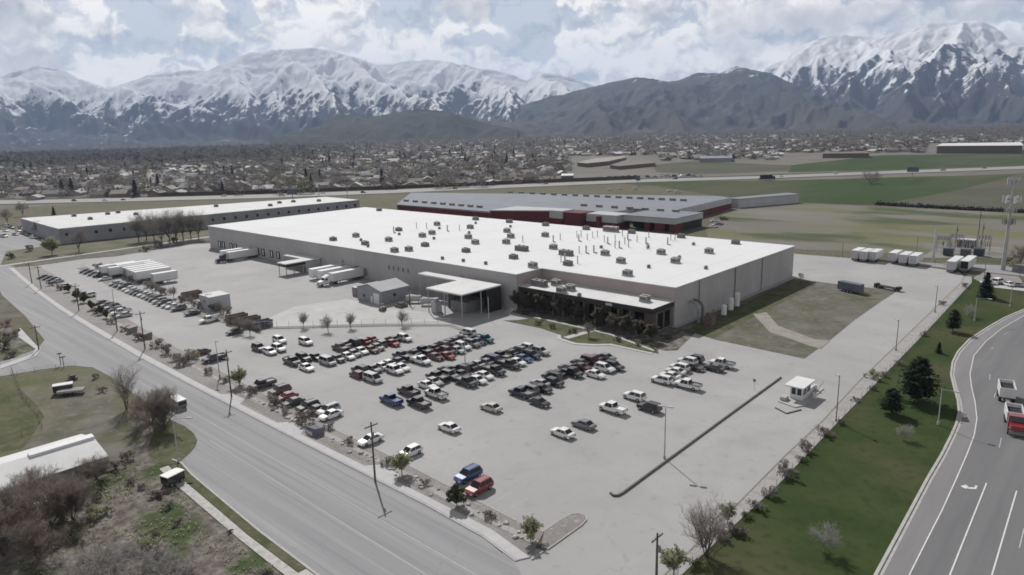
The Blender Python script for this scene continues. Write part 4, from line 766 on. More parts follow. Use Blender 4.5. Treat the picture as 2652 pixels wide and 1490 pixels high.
b = MB(); b.face([(-1,-2.62,2.05),(1,-2.62,2.05),(.95,-2.38,2.8),(-.95,-2.38,2.8)]); b.build('windshield', X['glass'], dt)
b = MB(); tub(b, 1.25, -.6, 4.4, 1.2, 2.9); b.build('dump_bed', X['white'], dt); b = MB(); b.box((-1.1,-.4,1.4),(1.1,4.2,2.2)); b.build('load', X['dark'], dt)
b = MB(); b.box((-.5,-3.8,.6),(.5,4.2,1.1)); b.box((-1.15,-4.5,.4),(1.15,-4.2,.95)); b.build('chassis', X['unitdark'], dt); wheels(dt, (-1.05,1.05), (-3.3,2.2,3.5))
tt = empty('dump_trailer', P(2604,1033), 'white open dump trailer towed behind the red truck', 'trailer', None, hd)
b = MB(); tub(b, 1.25, -2.6, 2.8, 1.1, 2.9); b.build('dump_bed', X['white'], tt); b = MB(); b.box((-1.1,-2.4,1.3),(1.1,2.6,2.3)); b.build('load', X['dark'], tt)
b = MB(); b.box((-.3,-5.0,.7),(.3,2.4,1.05)); b.build('drawbar', X['unitdark'], tt); wheels(tt, (-1.05,1.05), (-1.6,1.0,2.1))
# odd vehicles
def simple_box_vehicle(name, loc, rot, label, cat, L, W, h, body, roofm, wb=(.2,.8)):
    e = empty(name, loc, label, cat, None, rot); b = MB(); b.hexa([(-W/2,0,.5),(W/2,0,.5),(W/2,L,.5),(-W/2,L,.5),(-W/2,0,h),(W/2,0,h),(W/2-.05,L,h),(-W/2+.05,L,h)]); b.build('body', body, e)
    b = MB(); b.box((-W/2-.05,-.05,h),(W/2+.05,L+.05,h+.12)); b.build('roof', roofm, e); b = MB(); b.box((-W/2+.25,-.04,h*.55),(W/2-.25,-.01,h-.2)); b.build('rear_window', X['glass'], e)
    b = MB(); b.box((-W/2-.02,.5,h*.58),(-W/2-.005,L-.4,h-.25)); b.build('side_window', X['glass'], e)
    for x in (-W/2+.12,W/2-.12):
        for t in wb: link('wheel', WH['u'], e, (x, L*t, .38), pi/2)
    return e
simple_box_vehicle('van', (P(490,1056).x, P(490,1056).y-1.2, .03), pi/2, 'grey van with pale roof driving past the bare bush', 'van', 4.2, 1.8, 1.75, X['p_grey'], X['white'])
simple_box_vehicle('camper', P(428,1264), .25, 'old camper with white roof and dark side beside the left sidewalk', 'camper', 2.9, 1.8, 1.75, X['p_black'], X['white'])
simple_box_vehicle('box_truck', P(140,1022), -.35, 'small dark truck with white roof parked on the grass lot', 'truck', 3.6, 1.7, 1.9, X['p_black'], X['white'])
e = empty('flatbed_trailer', P(186,1022), 'flatbed trailer loaded with pale pipes beside the small truck', 'trailer', None, -.55)
b = MB(); b.box((-1,-2.4,.6),(1,2.4,.8)); b.build('deck', X['unitdark'], e)
b = MB(); [b.box((-.9+.5*k,-2.5,.8),(-.62+.5*k,2.5,1.15)) for k in range(4)]; b.build('load', X['kerb'], e); wheels(e, (-.95,.95), (-1,.6), .38, WH['u'])
e = empty('pallet_stack', P(185,985), 'small stack of scrap behind the flatbed trailer', 'scrap pile'); b = MB(); [b.box((random.uniform(-1.2,.2),random.uniform(-1,.2),.3*k),(random.uniform(.5,1.3),random.uniform(.4,1.2),.3*k+.25)) for k in range(4)]; b.build('scrap', X['wood'], e)
e = empty('horse_trailer', P(2215,760), 'dark blue box trailer standing on the grass patch edge', 'trailer', None, -1.9); 
b = MB(); b.box((-1.2,-5.5,.6),(1.2,2,3.1)); b.build('body', X['bluegrey'], e); b = MB(); b.box((-.2,2,.5),(.2,4.6,.8)); b.build('drawbar', X['unitdark'], e); wheels(e, (-1.1,1.1), (-3,-1.8,-.6), .45)
e = empty('lowboy_trailer', P(2298,750), 'black empty gooseneck trailer frame at the grass corner', 'trailer', None, -1.9); b = MB(); b.box((-1,-4,.7),(1,4.2,.95)); b.box((-.9,3.2,.95),(.9,4.2,1.5)); b.box((-.9,-4,.95),(.9,-3.2,1.4)); b.build('deck', X['dark'], e); wheels(e, (-1,1), (-3.4,-2.3,3), .45)
e = empty('forklift', P(991,805), 'small yellow and black forklift on the pale yard', 'forklift', None, .4); b = MB(); b.box((-.6,-1,.3),(.6,1,1.2)); b.build('body', X['unitdark'], e); b = MB(); b.box((-.55,-.6,2.0),(.55,.6,2.1)); [b.box((x-.04,y-.04,1.2),(x+.04,y+.04,2)) for x in (-.5,.5) for y in (-.55,.55)]; b.build('guard_frame', X['dark'], e); wheels(e, (-.55,.55), (-.7,.7), .38, WH['u'])
for i, (u, v, l) in enumerate(((1070,785,'white tank trailer left of the large canopy'),(1108,792,'white tank on legs nearest the large canopy'))):
    p = P(u, v); e = empty('tank_trailer', p, l, 'tank', 'white tanks beside the canopy'); b = MB(); b.tube((-1.8,-1.2,1.5),(1.8,1.8,1.5),.95,n=12); b.build('tank_body', X['walk'], e); [(lambda b: (b.tube((x,y,0),(x,y,1.0),.1,n=5), b.build('leg', X['unitdark'], e)))(MB()) for x, y in ((-1.2,-.9),(1.2,1.2))]
p = P(1040,795); b = MB(); b.box((p.x-1.5,p.y-1.5,0),(p.x+1.6,p.y+1.2,.8)); b.box((p.x-1,p.y-1,.8),(p.x+1,p.y+.8,1.4)); tag(b.build('pallet_stack', X['reed']), 'tan stack of pallets between the shed and tank trailer', 'pallets')
e = empty('jib_crane', P(1062,793), 'rusty jib post with arm beside the tan pallets', 'crane'); b = MB(); b.tube((0,0,0),(0,0,4.2),.2,n=6); b.tube((0,0,4),(-1.5,2.2,4.0),.14,n=5); b.build('mast', X['rust'], e)
# stair rail and sign bench by the street
e = empty('stair_rail', P(1312,815), 'white handrails at the steps beside the loading canopy', 'handrail'); b = MB()
for dx in (0,1.2): b.path([(dx,0,0),(dx,0,1),(dx+1.1,1.2,1.9),(dx+1.1,1.2,.9)], .05, 5)
b.build('rail', X['white'], e)
e = empty('street_sign_wall', P(815,1125), 'grey monument slab lit low on the gravel strip', 'monument'); b = MB(); b.hexa([(-1.6,-1,0),(1.5,-1,0),(1.7,1,0),(-1.4,1,0),(-1.3,-.6,1.3),(1.3,-.6,1.5),(1.5,.9,1.4),(-1.1,.9,1.2)]); b.build('slab', X['bluegrey'], e); b = MB(); b.box((-1,-1.02,.25),(.9,-.98,.9)); b.build('panel', X['walk'], e)
# ------------------------------------------------------------------ poles
def upole(u, v, h, label, arm=2.4, lean=0):
    e = empty('utility_pole', P(u, v), label, 'utility pole', 'wooden utility poles'); b = MB(); b.tube((0,0,0),(lean,0,h),.17,.11,n=7); b.build('pole', X['bark'], e)
    b = MB(); b.box((-.06+lean,-arm/2,h-.7),(.06+lean,arm/2,h-.56))
    b.build('crossarm', X['wood'], e); b = MB()
    for k in (-1,-.4,.4,1): b.tube((lean,k*arm*.46,h-.56),(lean,k*arm*.46,h-.3),.05,.03,n=5)
    b.build('insulator', X['steel'], e); b = MB(); b.tube((lean*.9+.28,0,h-2.3),(lean*.9+.28,0,h-1.5),.2,n=7); b.build('transformer', X['unitdark'], e)
for u, v, h, l in ((972,1249,9.8,'tall utility pole at the sidewalk jog nearest the camera'),(600,1030,10.2,'utility pole at the sidewalk near the green street tree'),(376,905,9.9,'utility pole beside the two small dark bins'),(304,858,8.5,'utility pole by the white pickup at the end bay'),(205,806,8.5,'utility pole standing among the olive street shrubs'),(107,749,8.5,'right pole of the pair at the far end of the street'),(83,735,8.0,'left pole of the pair at the far end of the street'),(101,907,6.6,'lone wooden pole across the street by the side road corner'),(1700,1500,6.0,'utility pole top at the bottom edge beside pale leafy tree')):
    upole(u, v, h, l)
def lamp(u, v, h, rot, label, heads=1, arm=.9, m='steel', group='lamp posts of the lot'):
    e = empty('street_lamp', P(u, v), label, 'lamp post', group, rot); b = MB(); b.tube((0,0,.0),(0,0,h),.11,.07,n=7); b.tube((0,0,0),(0,0,.6),.2,n=8); b.build('pole', X[m], e)
    for s_ in ((1,) if heads == 1 else (1,-1)):
        b = MB(); b.tube((0,0,h-.1),(s_*arm,0,h+.05),.05,n=5); b.build('arm', X[m], e)
        b = MB(); b.box((min(s_*arm,s_*(arm+.9)),-.22,h-.05),(max(s_*arm,s_*(arm+.9)),.22,h+.12)); b.build('lamp_head', X['greywall'], e)
lamp(1721,1189,8.9,.35,'double headed lamp post by the long dark kerb',2,.3)
lamp(569,976,8.3,0,'lamp post with one pale head by the black pickup near the street',1,.1)
lamp(539,816,6.5,0,'lamp post in front of the grey box building')
lamp(1205,953,7.5,0,'lamp post standing amid the rows of parked cars',2,.3)
lamp(2165,1093,8.5,2.4,'dark lamp post on the gravel verge beside the guard booth',1,.1,'unitdark'); lamp(2320,909,7.2,2.4,'dark lamp post on the gravel verge beyond the guard booth',1,.1,'unitdark'); lamp(2421,810,7.4,2.4,'dark lamp post on the gravel verge near the two bare trailers',1,.1,'unitdark')
lamp(200,775,5.5,0,'thin lamp post among cars in the left end bay'); lamp(296,790,5.2,0,'thin lamp post behind the white pickup at the left')
lamp(2429,1101,6.6,0,'pale street light with long arm over the curved road shade',1,1.7,'greywall','street lights'); lamp(2523,832,6.3,0,'pale street light with arm on the upper lawn',1,2.4,'greywall','street lights'); lamp(2615,795,6.5,0,'pale street light farthest along the curved road',1,1.8,'greywall','street lights'); lamp(463,1197,7.6,.8,'pale street light bending over the street by the bare bush',1,2.2,'greywall','street lights')
lamp(1901,628,6,0,'thin pole on the dry field behind the white roof',1,.2)
for u, v, h, l in ((2181,668,6,'thin post on the fence line left of the trailers'),(2372,668,8,'thin post left of the substation'),(158,946,3,'left of two short street sign posts at the corner'),(166,951,2.6,'right of two short street sign posts at the corner'),(2548,725,6,'thin post behind the large spruce'),(2640,720,6,'thin post at the right edge by the side road')):
    e = empty('sign_post', P(u, v), l, 'post'); b = MB(); b.tube((0,0,0),(0,0,h),.08,n=5); b.build('post', X['bark'], e); b = MB(); b.box((-.05,-.5,h-.3),(.05,.5,h)); b.build('panel', X['unitdark'], e)
e = empty('flag_pole', P(1266,828), 'white pole standing in front of the large loading canopy', 'pole'); b = MB(); b.tube((0,0,0),(0,0,6.6),.09,.06,n=6); b.build('pole', X['white'], e)
e = empty('tall_pole', P(2416,679), 'thick pale pole between the trailer groups at right', 'pole'); b = MB(); b.tube((0,0,0),(0,0,12.4),.45,.3,n=9); b.build('pole', X['greywall'], e)
# cell tower
ct = empty('cell_tower', P(2597,700), 'tall grey cell tower with antenna panels at the right edge', 'cell tower'); TH = 31.5
b = MB(); b.tube((0,0,0),(0,0,TH),.7,.3,n=10); b.build('mast', X['unit'], ct)
for z, r, n, pw, ph, m in ((30.6,1.7,9,.55,2.2,'greywall'),(24.5,2.4,6,.75,2.3,'white'),(20.8,1.6,6,.5,1.4,'steel'),(16.9,1.7,6,.5,1.9,'unitdark')):
    b = MB()
    for k in range(n):
        t = 2*pi*k/n; b.tube((0,0,z),(r*math.cos(t),r*math.sin(t),z),.07,n=4); t2 = 2*pi*(k+1)/n; b.tube((r*math.cos(t),r*math.sin(t),z),(r*math.cos(t2),r*math.sin(t2),z),.07,n=4)
    b.build('platform', X['unitdark'], ct)
    for k in range(n):
        t = 2*pi*k/n; b = MB(); b.box((-pw/2,-.12,-ph/2),(pw/2,.12,ph/2)); o = b.build('antenna_panel', X[m], ct, loc=(r*1.05*math.cos(t), r*1.05*math.sin(t), z), rotz=t+pi/2)
e = empty('equipment_cabin', P(2640,705), 'dark shelter near the foot of the cell tower', 'cabin'); b = MB(); b.box((-2,-1.5,0),(2,1.5,2.6)); b.build('body', X['unitdark'], e)
# substation: frames, transformers, bus bars
for i, (u, v, l) in enumerate(((2440,652,'left steel frame of the substation'),(2475,648,'tall middle steel frame of the substation'),(2545,652,'right steel frame of the substation'))):
    e = empty('substation_frame', P(u, v), l, 'substation frame', 'steel frames of the substation'); b = MB(); w = 4.5
    for x in (-w/2, w/2):
        for y in (-1.2, 1.2): b.tube((x,y,0),(x,y,6.5),.12,n=4)
        for z in (1.5,3,4.5,6): b.tube((x,-1.2,z),(x,1.2,z-1.2),.07,n=4)
    b.tube((-w/2,-1.2,6.4),(w/2,-1.2,6.4),.14,n=4); b.tube((-w/2,1.2,6.4),(w/2,1.2,6.4),.14,n=4); b.build('frame', X['steel'], e)
    b = MB(); [b.tube((x,y,4.8),(x,y,6.3),.12,n=5) for x in (-1.5,-.5,.5,1.5) for y in (-1.2,1.2)]; b.build('insulator', X['bluegrey'], e)
random.seed(98)
for k in range(16):
    q = P(2432+k*8.2, random.uniform(643,662)); e = empty('insulator_stand', q, 'slim grey insulator stand crowded within the substation', 'insulator stand', 'insulator stands of the substation', random.uniform(0,3))
    b = MB(); [b.tube((x,0,0),(x,0,3.2),.07,n=4) for x in (-.7,.7)]; b.tube((-.9,0,3.2),(.9,0,3.2),.09,n=4); b.build('stand_frame', X['steel'], e); b = MB(); [b.tube((x,0,3.2),(x,0,4.5+random.uniform(0,1)),.13,.09,n=5) for x in (-.7,0,.7)]; b.build('insulator', X['bluegrey'] if k % 2 else X['walk'], e)
for i, (u, v, l) in enumerate(((2455,662,'left grey transformer in the substation'),(2500,664,'dark middle transformer in the substation'),(2535,663,'right grey transformer in the substation'))):
    e = empty('transformer', P(u, v), l, 'transformer', 'substation transformers'); b = MB(); b.box((-1.6,-1.3,.3),(1.6,1.3,3)); [b.box((-1.5+.5*k,-1.7,.6),(-1.3+.5*k,-1.3,2.7)) for k in range(7)]; b.build('tank', X['bluegrey' if i != 1 else 'unitdark'], e); b = MB(); [b.tube((x,.3,3),(x+.2,.3,4.6),.14,.08,n=5) for x in (-1,0,1)]; b.build('bushing', X['steel'], e)
e = empty('control_house', P(2502,640), 'small cream roofed control house in the substation', 'building'); b = MB(); b.box((-3,-2,0),(3,2,3)); b.build('wall', X['pillar'], e); b = MB(); b.box((-3.2,-2.2,3),(3.2,2.2,3.3)); b.build('roof', X['walk'], e)
for u, v, h, l in ((2474,640,9,'left wooden pole rising behind the substation'),(2530,640,15,'tallest wooden pole behind the substation'),(2541,642,10,'right wooden pole behind the substation')): upole(u, v, h, l, 1.6)
# ------------------------------------------------------------------ fences
def fence(name, pts, h, label, gap=3.2, rails=3, m='steel'):
    e = empty(name, (0,0,0), label, 'fence'); 
    b = MB(); r = MB()
    for p, q in zip(pts[:-1], pts[1:]):
        p = Vector((p[0],p[1],0)); q = Vector((q[0],q[1],0)); n = max(1, int((q-p).length/gap))
        for k in range(n): c = p+(q-p)*(k/n); b.tube(c, c+Vector((0,0,h)), .045, n=4)
        for k in range(rails): z = h*(k+1)/rails-.03; r.tube(p+Vector((0,0,z)), q+Vector((0,0,z)), .02, n=3)
    b.build('post', X[m], e)['kind'] = 'stuff'; r.build('wire', X[m], e); return e
fence('fence', [(-181,90),(-153.8,114.8),(-139.2,125.8)], 1.9, 'chain link fence along the planting strip below the yard')
fence('fence', [(-181,90),(-225,86),(-268,87),(-330,92)], 1.9, 'chain link fence along the upper planting strip beside cars')
fence('fence', [(-120,302),(-106,287),(-84,289),(-64,287),(-47,282)], 2, 'chain link fence behind the right hand trailers')
fence('fence', [(-36.4,60),(-36.3,77.1),(-36.2,95),(-37.2,124.5),(-38,152.8),(-39.3,196.6),(-41.8,263.3)], 1.2, 'low fence between gravel verge and lawn')
fence('fence', [(-352,83),(-354,100),(-348.5,112),(-353,130),(-355,150)], 1.9, 'fence at the far left end of the lot')
fence('fence', [P(0,985).to_2d(),P(90,965).to_2d(),P(200,950).to_2d()], 1.2, 'wire fence along the side road by the grass lot', m='bark')
fence('fence', [P(30,960).to_2d(),P(60,1030).to_2d(),P(100,1075).to_2d(),P(110,1110).to_2d(),P(0,1150).to_2d()], 1.1, 'wire fence around the bright green paddock', m='bark')
fence('fence', [P(2058,661).to_2d(),P(2195,668).to_2d()], 1.8, 'fence behind the warehouse right corner')
wl = empty('sound_wall', (0,0,0), 'long brown sound wall between the highway and the suburb', 'wall'); b = MB()
for p, q in zip(HU[2:6], HU[3:7]):
    o = Vector((-9,8,0)); d = (q-p).normalized(); n = Vector((-d.y,d.x,0))*.2; b.hexa([tuple(c) for c in (p+o-n,q+o-n,q+o+n,p+o+n,p+o-n+Vector((0,0,3.2)),q+o-n+Vector((0,0,3.2)),q+o+n+Vector((0,0,3.2)),p+o+n+Vector((0,0,3.2)))])
b.build('panel', X['wood'], wl)
hedge_pts = [P(*q) for q in ((2270,531),(2360,536),(2480,543),(2560,547),(2652,552),(2760,556))]
# ------------------------------------------------------------------ vegetation generators
def rv(s=1): return Vector((random.uniform(-s,s), random.uniform(-s,s), random.uniform(-s,s)))
def branch(mb, tw, p, d, L, r, lev, tn, up=.25, tl=.8, leaf=None):
    n = 3; q = Vector(p); dd = Vector(d).normalized()
    for i in range(n):
        r0 = r*(1-i/n*.55); r1 = r*(1-(i+1)/n*.55); nd = (dd+rv(.22)+Vector((0,0,up*.25))).normalized(); e = q+nd*(L/n)
        mb.tube(q, e, r0, r1, n=5 if lev > 1 else 4, caps=False)
        if lev <= 1 or i > 0:
            for k in range(tn):
                t = random.random(); s = q.lerp(e, t); td = (nd*.8+rv(.9)+Vector((0,0,up))).normalized(); l = tl*random.uniform(.5,1.3)*(1 if lev < 2 else .8)
                m = s+td*l*.55; tw.sliver(s, s+td*l, .016+.008*lev)
                tw.sliver(m, m+(td+rv(.8)).normalized()*l*.6, .013); 
                if leaf: leaf(tw, s+td*l*random.uniform(.3,1))
        q, dd = e, nd
        if lev > 0 and (i > 0 or lev < 3):
            for k in range(2 if i < n-1 else 3):
                a = random.uniform(0, 2*pi); o = nd.orthogonal().normalized(); o = o*math.cos(a)+nd.cross(o)*math.sin(a)
                branch(mb, tw, q, nd*.75+o*random.uniform(.5,.95), L*random.uniform(.5,.68), r1*.62, lev-1, tn, up, tl, leaf)
def bare_tree(name, h, spread, lev=2, tn=3, stems=1, bark='bark', twig='twig', up=.25, seed=0, leafm=None, leafn=1, ls=.25):
    random.seed(seed); mb = MB(); tw = MB(); lf = MB()
    def leaf(_, p):
        for _k in range(leafn):
            c = p+rv(.25); a = rv(1).normalized()*ls; b_ = a.orthogonal().normalized()*ls*.7; lf.face([c-a,c-b_,c+a,c+b_])
    for s_ in range(stems):
        if stems == 1:
            base = h*.22; mb.tube((0,0,-.1),(0,0,base),h*.022,h*.018,n=7); nb = 5
            for k in range(nb):
                a = 2*pi*k/nb+random.uniform(-.4,.4); branch(mb, tw, (0,0,base*random.uniform(.75,1)), (math.cos(a)*spread, math.sin(a)*spread, 1), h*.42, h*.012, lev, tn, up, h*.11, leaf if leafm else None)
            branch(mb, tw, (0,0,base), (0,0,1), h*.5, h*.014, lev, tn, up, h*.11, leaf if leafm else None)
        else:
            a = 2*pi*s_/stems+random.uniform(-.3,.3); sp = spread*random.uniform(.25,1.1)
            branch(mb, tw, (math.cos(a)*.15, math.sin(a)*.15, -.1), (math.cos(a)*sp, math.sin(a)*sp, 1), h*.62, h*.012, lev, tn, up, h*.12, leaf if leafm else None)
    zm = max(v[2] for v in tw.v) if tw.v else h; k = h/zm
    for m_ in (mb, tw, lf): m_.v = [(x*k,y*k,z*k) for x,y,z in m_.v]
    out = [('trunk', mb.mesh('trunk', X[bark])), ('twigs', tw.mesh('twigs', X[twig]))]
    if leafm: out.append(('crown', lf.mesh('crown', X[leafm])))
    return out
def conifer(h, r, m='needle', seed=0, skirt=.08, full=1.0, round_=False):
    random.seed(seed); t = MB(); t.tube((0,0,-.1),(0,0,h*.92),h*.022,h*.005,n=6); c = MB(); z = h*skirt
    while z < h*.99:
        f = (z/h-skirt)/(1-skirt); R = r*((1-f)**.85 if not round_ else max(.12, math.sin(pi*min(1,(.32+f*.66)))**.7)); n = int(7+6*(1-f)*full)
        for k in range(n):
            a = random.uniform(0,2*pi); l = R*random.uniform(.7,1.12); dr = -.18+.5*f if not round_ else .1
            dirv = Vector((math.cos(a), math.sin(a), dr)); side = Vector((-math.sin(a), math.cos(a), 0))
            for j in range(8):
                s_ = .15+.85*j/7+random.uniform(-.06,.06); q = Vector((0,0,z))+dirv*l*s_+rv(.09*r); w = (.10+.20*(1-abs(s_-.5)))*r*.42
                c.face([q-dirv*w*.8+side*w*.2, q+side*w+rv(w*.3), q+dirv*w*1.1+Vector((0,0,random.uniform(-.5,.1)*w)), q-side*w+rv(w*.3)])
                if j % 2: c.face([q+Vector((0,0,-w*.6)), q+side*w*.9, q+Vector((0,0,w*.5))+dirv*w*.3, q-side*w*.9])
        z += h*.045*random.uniform(.8,1.2)
    for k in range(6): a = rv(.1*r); c.face([Vector((0,0,h*.9))+a, Vector((.1*r,0,h*.93)), Vector((0,0,h*1.01)), Vector((-.1*r,.05*r,h*.92))])
    return [('trunk', t.mesh('trunk', X['bark'])), ('crown', c.mesh('crown', X[m]))]
def shrub(h, r, m, seed=0, n=500, ls=.16, stems=True, twig='twig'):
    random.seed(seed); t = MB(); c = MB(); cl = [(Vector((random.gauss(0,r*.42), random.gauss(0,r*.42), h*random.uniform(.3,.85))), random.uniform(.25,.5)*r) for _ in range(9)]
    for i in range(14):
        e = random.choice(cl)[0]+rv(r*.2); t.tube((random.uniform(-.1,.1)*r, random.uniform(-.1,.1)*r, 0), e, .035, .012, n=4, caps=False)
    for i in range(n):
        q, rr_ = random.choice(cl); p = q+rv(1).normalized()*rr_*random.uniform(.4,1.1); p.z = max(.05, p.z)
        a = rv(1).normalized()*ls*random.uniform(.6,1.3); b_ = a.cross(rv(1)).normalized()*ls*.7; c.face([p-a,p-b_,p+a,p+b_])
    return [('stems', t.mesh('stems', X[twig])), ('crown', c.mesh('crown', X[m]))]
def plant(name, parts, u, v, label, cat='tree', group=None, rot=None, s=1, loc=None):
    e = empty(name, loc or P(u, v, .05), label, cat, group, random.uniform(0,6) if rot is None else rot); e.scale = (s,s,s)
    for nm, me in parts: link(nm, me, e)
    return e
# prototypes
LOT = [bare_tree('lot', 5.2, .55, 2, 2, seed=k) for k in (1,2)]
FUZZ = [bare_tree('fuzzy', 8, .85, 2, 7, 8, 'bark', 'twigred', .5, 31), bare_tree('wide', 7.5, 1.0, 2, 7, 9, 'bark', 'twigred', .35, 32)]
VASE = bare_tree('vase', 7.8, .62, 2, 2, 9, 'bark', 'twig', .7, 33); TALL = bare_tree('tall', 10.3, .35, 2, 2, 5, 'bark', 'twig', .9, 34)
PALE = [bare_tree('pale', 4.6, .75, 2, 2, 1, 'barkpale', 'twigpale', .3, k) for k in (35,36)]
BIG = [bare_tree('big', 17, .7, 3, 1, 1, 'bark', 'twig', .3, k) for k in (37,38,39)]
NEW = [bare_tree('newleaf', 4.8, .55, 1, 4, 1, 'bark', 'twig', .4, k, 'leafpale', 3, .16) for k in (40,41)]
GRN = [bare_tree('leafy', 4.8, .7, 1, 4, 1, 'bark', 'twig', .3, k, 'leaf', 4, .17) for k in (42,43)]
OLV = [bare_tree('olive', 4.2, .7, 1, 4, 1, 'bark', 'twig', .3, k, 'leafdark', 10, .24) for k in (44,45)]
DUSK = [bare_tree('dusk', 6.5, .6, 1, 5, 1, 'bark', 'twig', .3, k, 'leafbrown', 7, .3) for k in (46,47)]
SHR = {m: [shrub(1.8, 1.3, m, k, 420) for k in (50,51)] for m in ('reed','leafdark','twig','twigred','blossom','leaf')}
for i, (u, v, l) in enumerate(((786,849,'leftmost bare tree on the strip below the pale yard'),(850,859,'second bare tree on the strip below the pale yard'),(908,851,'third bare tree on the strip, with dark scrub at its foot'),(1041,845,'bare tree with first yellow leaves on the strip nearest the canopy'),(648,868,'bare tree right below the dumpsters'),(620,862,'bare tree below the leftmost dumpster'))):
    plant('bare_tree', LOT[i%2], u, v, l, 'tree', 'bare trees along the yard strip')
for i, (u, v, s, l) in enumerate(((395,757,.9,'bare tree behind the middle row, left one'),(418,768,.8,'bare tree behind the middle row, second'),(450,772,.9,'bare tree behind the middle row near the brown dumpster'),(545,800,1.0,'bare tree in front of the grey box building'),(570,812,.9,'bare tree at the right corner of the grey box building'),(497,795,.8,'bare tree at the left corner of the grey box building'),(330,722,.9,'bare bush in front of the packed white trailers'),(295,705,.8,'bare bush left of the packed white trailers'))):
    plant('bare_tree', LOT[i%2], u, v, l, 'tree', 'bare trees in the yard strips', s=s)
plant('bare_bush', FUZZ[0], 425,1112, 'big brown bare bush reaching over the street', 'bush', None, 0, 1.12); plant('bare_bush', FUZZ[1], 392,1098, 'dark brown bare bush left of the biggest one', 'bush', None, 1, 1.0)
plant('bare_tree', TALL, 328,1060, 'tall slim bare tree at the edge of the grass lot', 'tree', None, 0, 1)
for i, (u, v, s, l) in enumerate(((45,1385,1.0,'leftmost brown bare tree in the lower left thicket'),(130,1360,1.1,'tallest brown bare tree in the lower left thicket'),(190,1345,.9,'brown bare tree at the right of the lower left thicket'),(95,1300,.8,'brown bare tree touching the white barn roof'),(10,1440,1.0,'brown bare tree in the bottom left corner'),(250,1240,.6,'small brown bare bush beyond the barn end'),(100,1450,.8,'brown bare tree low in the bottom left thicket'))):
    plant('bare_tree', FUZZ[i%2], u, v, l, 'tree', 'brown trees of the lower left thicket', s=s)
for i, (u, v, s, l) in enumerate(((285,1480,1.0,'pale dead brush heap at the bottom, left part'),(370,1500,1.2,'largest pale dead brush heap at the bottom edge'),(455,1485,1.0,'pale dead brush heap at the bottom, right part'),(330,1440,.7,'small pale brush heap behind the largest one'),(200,1500,1.0,'grey brush heap at the bottom left under the thicket'),(410,1455,.8,'pale dead brush heap just behind the right one'),(250,1450,.9,'pale dead brush heap at the left, farther from the bottom edge'))):
    plant('brush_pile', bare_tree('brush', 2.8, 2.4, 1, 5, 16, 'barkpale', 'twigpale', -.05, 60+i), u, v, l, 'brush', 'dead brush at the bottom edge', s=s)
for i, (u, v, m, s, l) in enumerate(((250,1290,'leafdark',.9,'dark green bush behind the ditch'),(240,1345,'leaf',.9,'bright green bush in the ditch'),(275,1330,'leaf',.7,'small green bush beside the brighter one'),(390,1420,'leaf',.8,'green bush among dead brush at the bottom'),(300,1215,'twigred',.9,'reddish scrub beside the barn gable'),(330,1190,'twigred',.8,'reddish scrub below the big bare bush'),(265,1015,'twig',.7,'grey scrub at the lot edge by the street corner'),(250,980,'twig',.6,'small grey scrub near the street corner'),(20,880,'twigred',1.3,'dark red garden bush at the left edge'),(8,905,'leafdark',1.5,'dark evergreen bush at the left edge'),(40,870,'twig',1.0,'grey bush in the corner garden'),(15,845,'blossom',1.0,'pinkish bush in the corner garden'),(30,925,'twig',1.0,'grey bush low in the corner garden'))):
    plant('bush', SHR[m][i%2], u, v, l, 'bush', 'scrub left of the street', s=s)
# right verge and lawn
plant('bare_tree', VASE, 1829,1441, 'vase shaped bare tree at the bottom right verge', 'tree', None, 0, 1); plant('leafy_tree', NEW[0], 1884,1359, 'small yellow green tree behind the vase shaped bare tree', 'tree', None, 0, .72); plant('leafy_tree', NEW[1], 1745,1492, 'pale leafy tree at the bottom edge left of the bare vase', 'tree', None, 0, .85)
plant('bare_tree', PALE[0], 2132,1430, 'pale grey bare tree low on the lawn', 'tree', None, 0, 1.0); plant('bare_tree', PALE[1], 2342,1141, 'dark bare tree on the lawn below the two pines', 'tree', None, 0, .72); plant('bare_tree', PALE[0], 2512,822, 'grey bare tree near the upper street light', 'tree', None, 2, .9)
plant('pine_tree', conifer(4.9,2.1,'needle',70,.16,1.3,True), 2307,1073, 'round pine nearer the guard booth', 'tree', 'pines on the lawn'); plant('pine_tree', conifer(8.6,3.4,'needle',71,.16,1.4,True), 2375,1040, 'largest broad pine on the lawn', 'tree', 'pines on the lawn'); plant('pine_tree', conifer(2.6,.9,'needle',72,.08,1), 2431,915, 'little spruce alone on the lawn', 'tree', 'pines on the lawn'); plant('pine_tree', conifer(5.6,2.0,'needle',73,.2,1.2,True), 2467,860, 'middle sized pine by the curved road', 'tree', 'pines on the lawn'); plant('spruce_tree', conifer(7.6,2.9,'spruce',74,.05,1.4), 2552,772, 'large dark blue spruce at the top of the lawn', 'tree')
RB = [(2135,1128,'blossom',.9),(2084,1172,'twigred',.9),(2042,1240,'twig',1.0),(1992,1285,'reed',.8),(2262,982,'leaf',1.1),(2180,1100,'leafdark',.5),(2025,1215,'twig',.7),(2075,1195,'leafdark',.55),(1960,1320,'reed',.8),(1935,1345,'leafdark',.5),(1905,1385,'reed',.8),(2215,1040,'leafdark',.5),(2260,1010,'leafdark',.5),(2290,975,'reed',.6),(2390,870,'twigred',.6),(2440,790,'twig',.7),(2500,745,'twigred',.8),(1870,1400,'twigred',.7),(1800,1470,'leafdark',.7),(2330,945,'reed',.6)]
DES = {'blossom':'pinkish','twigred':'brown twiggy','twig':'grey twiggy','reed':'pale dry','leaf':'fresh green','leafdark':'dark low'}
cnt = {}
RB.sort(key=lambda t: -t[1])
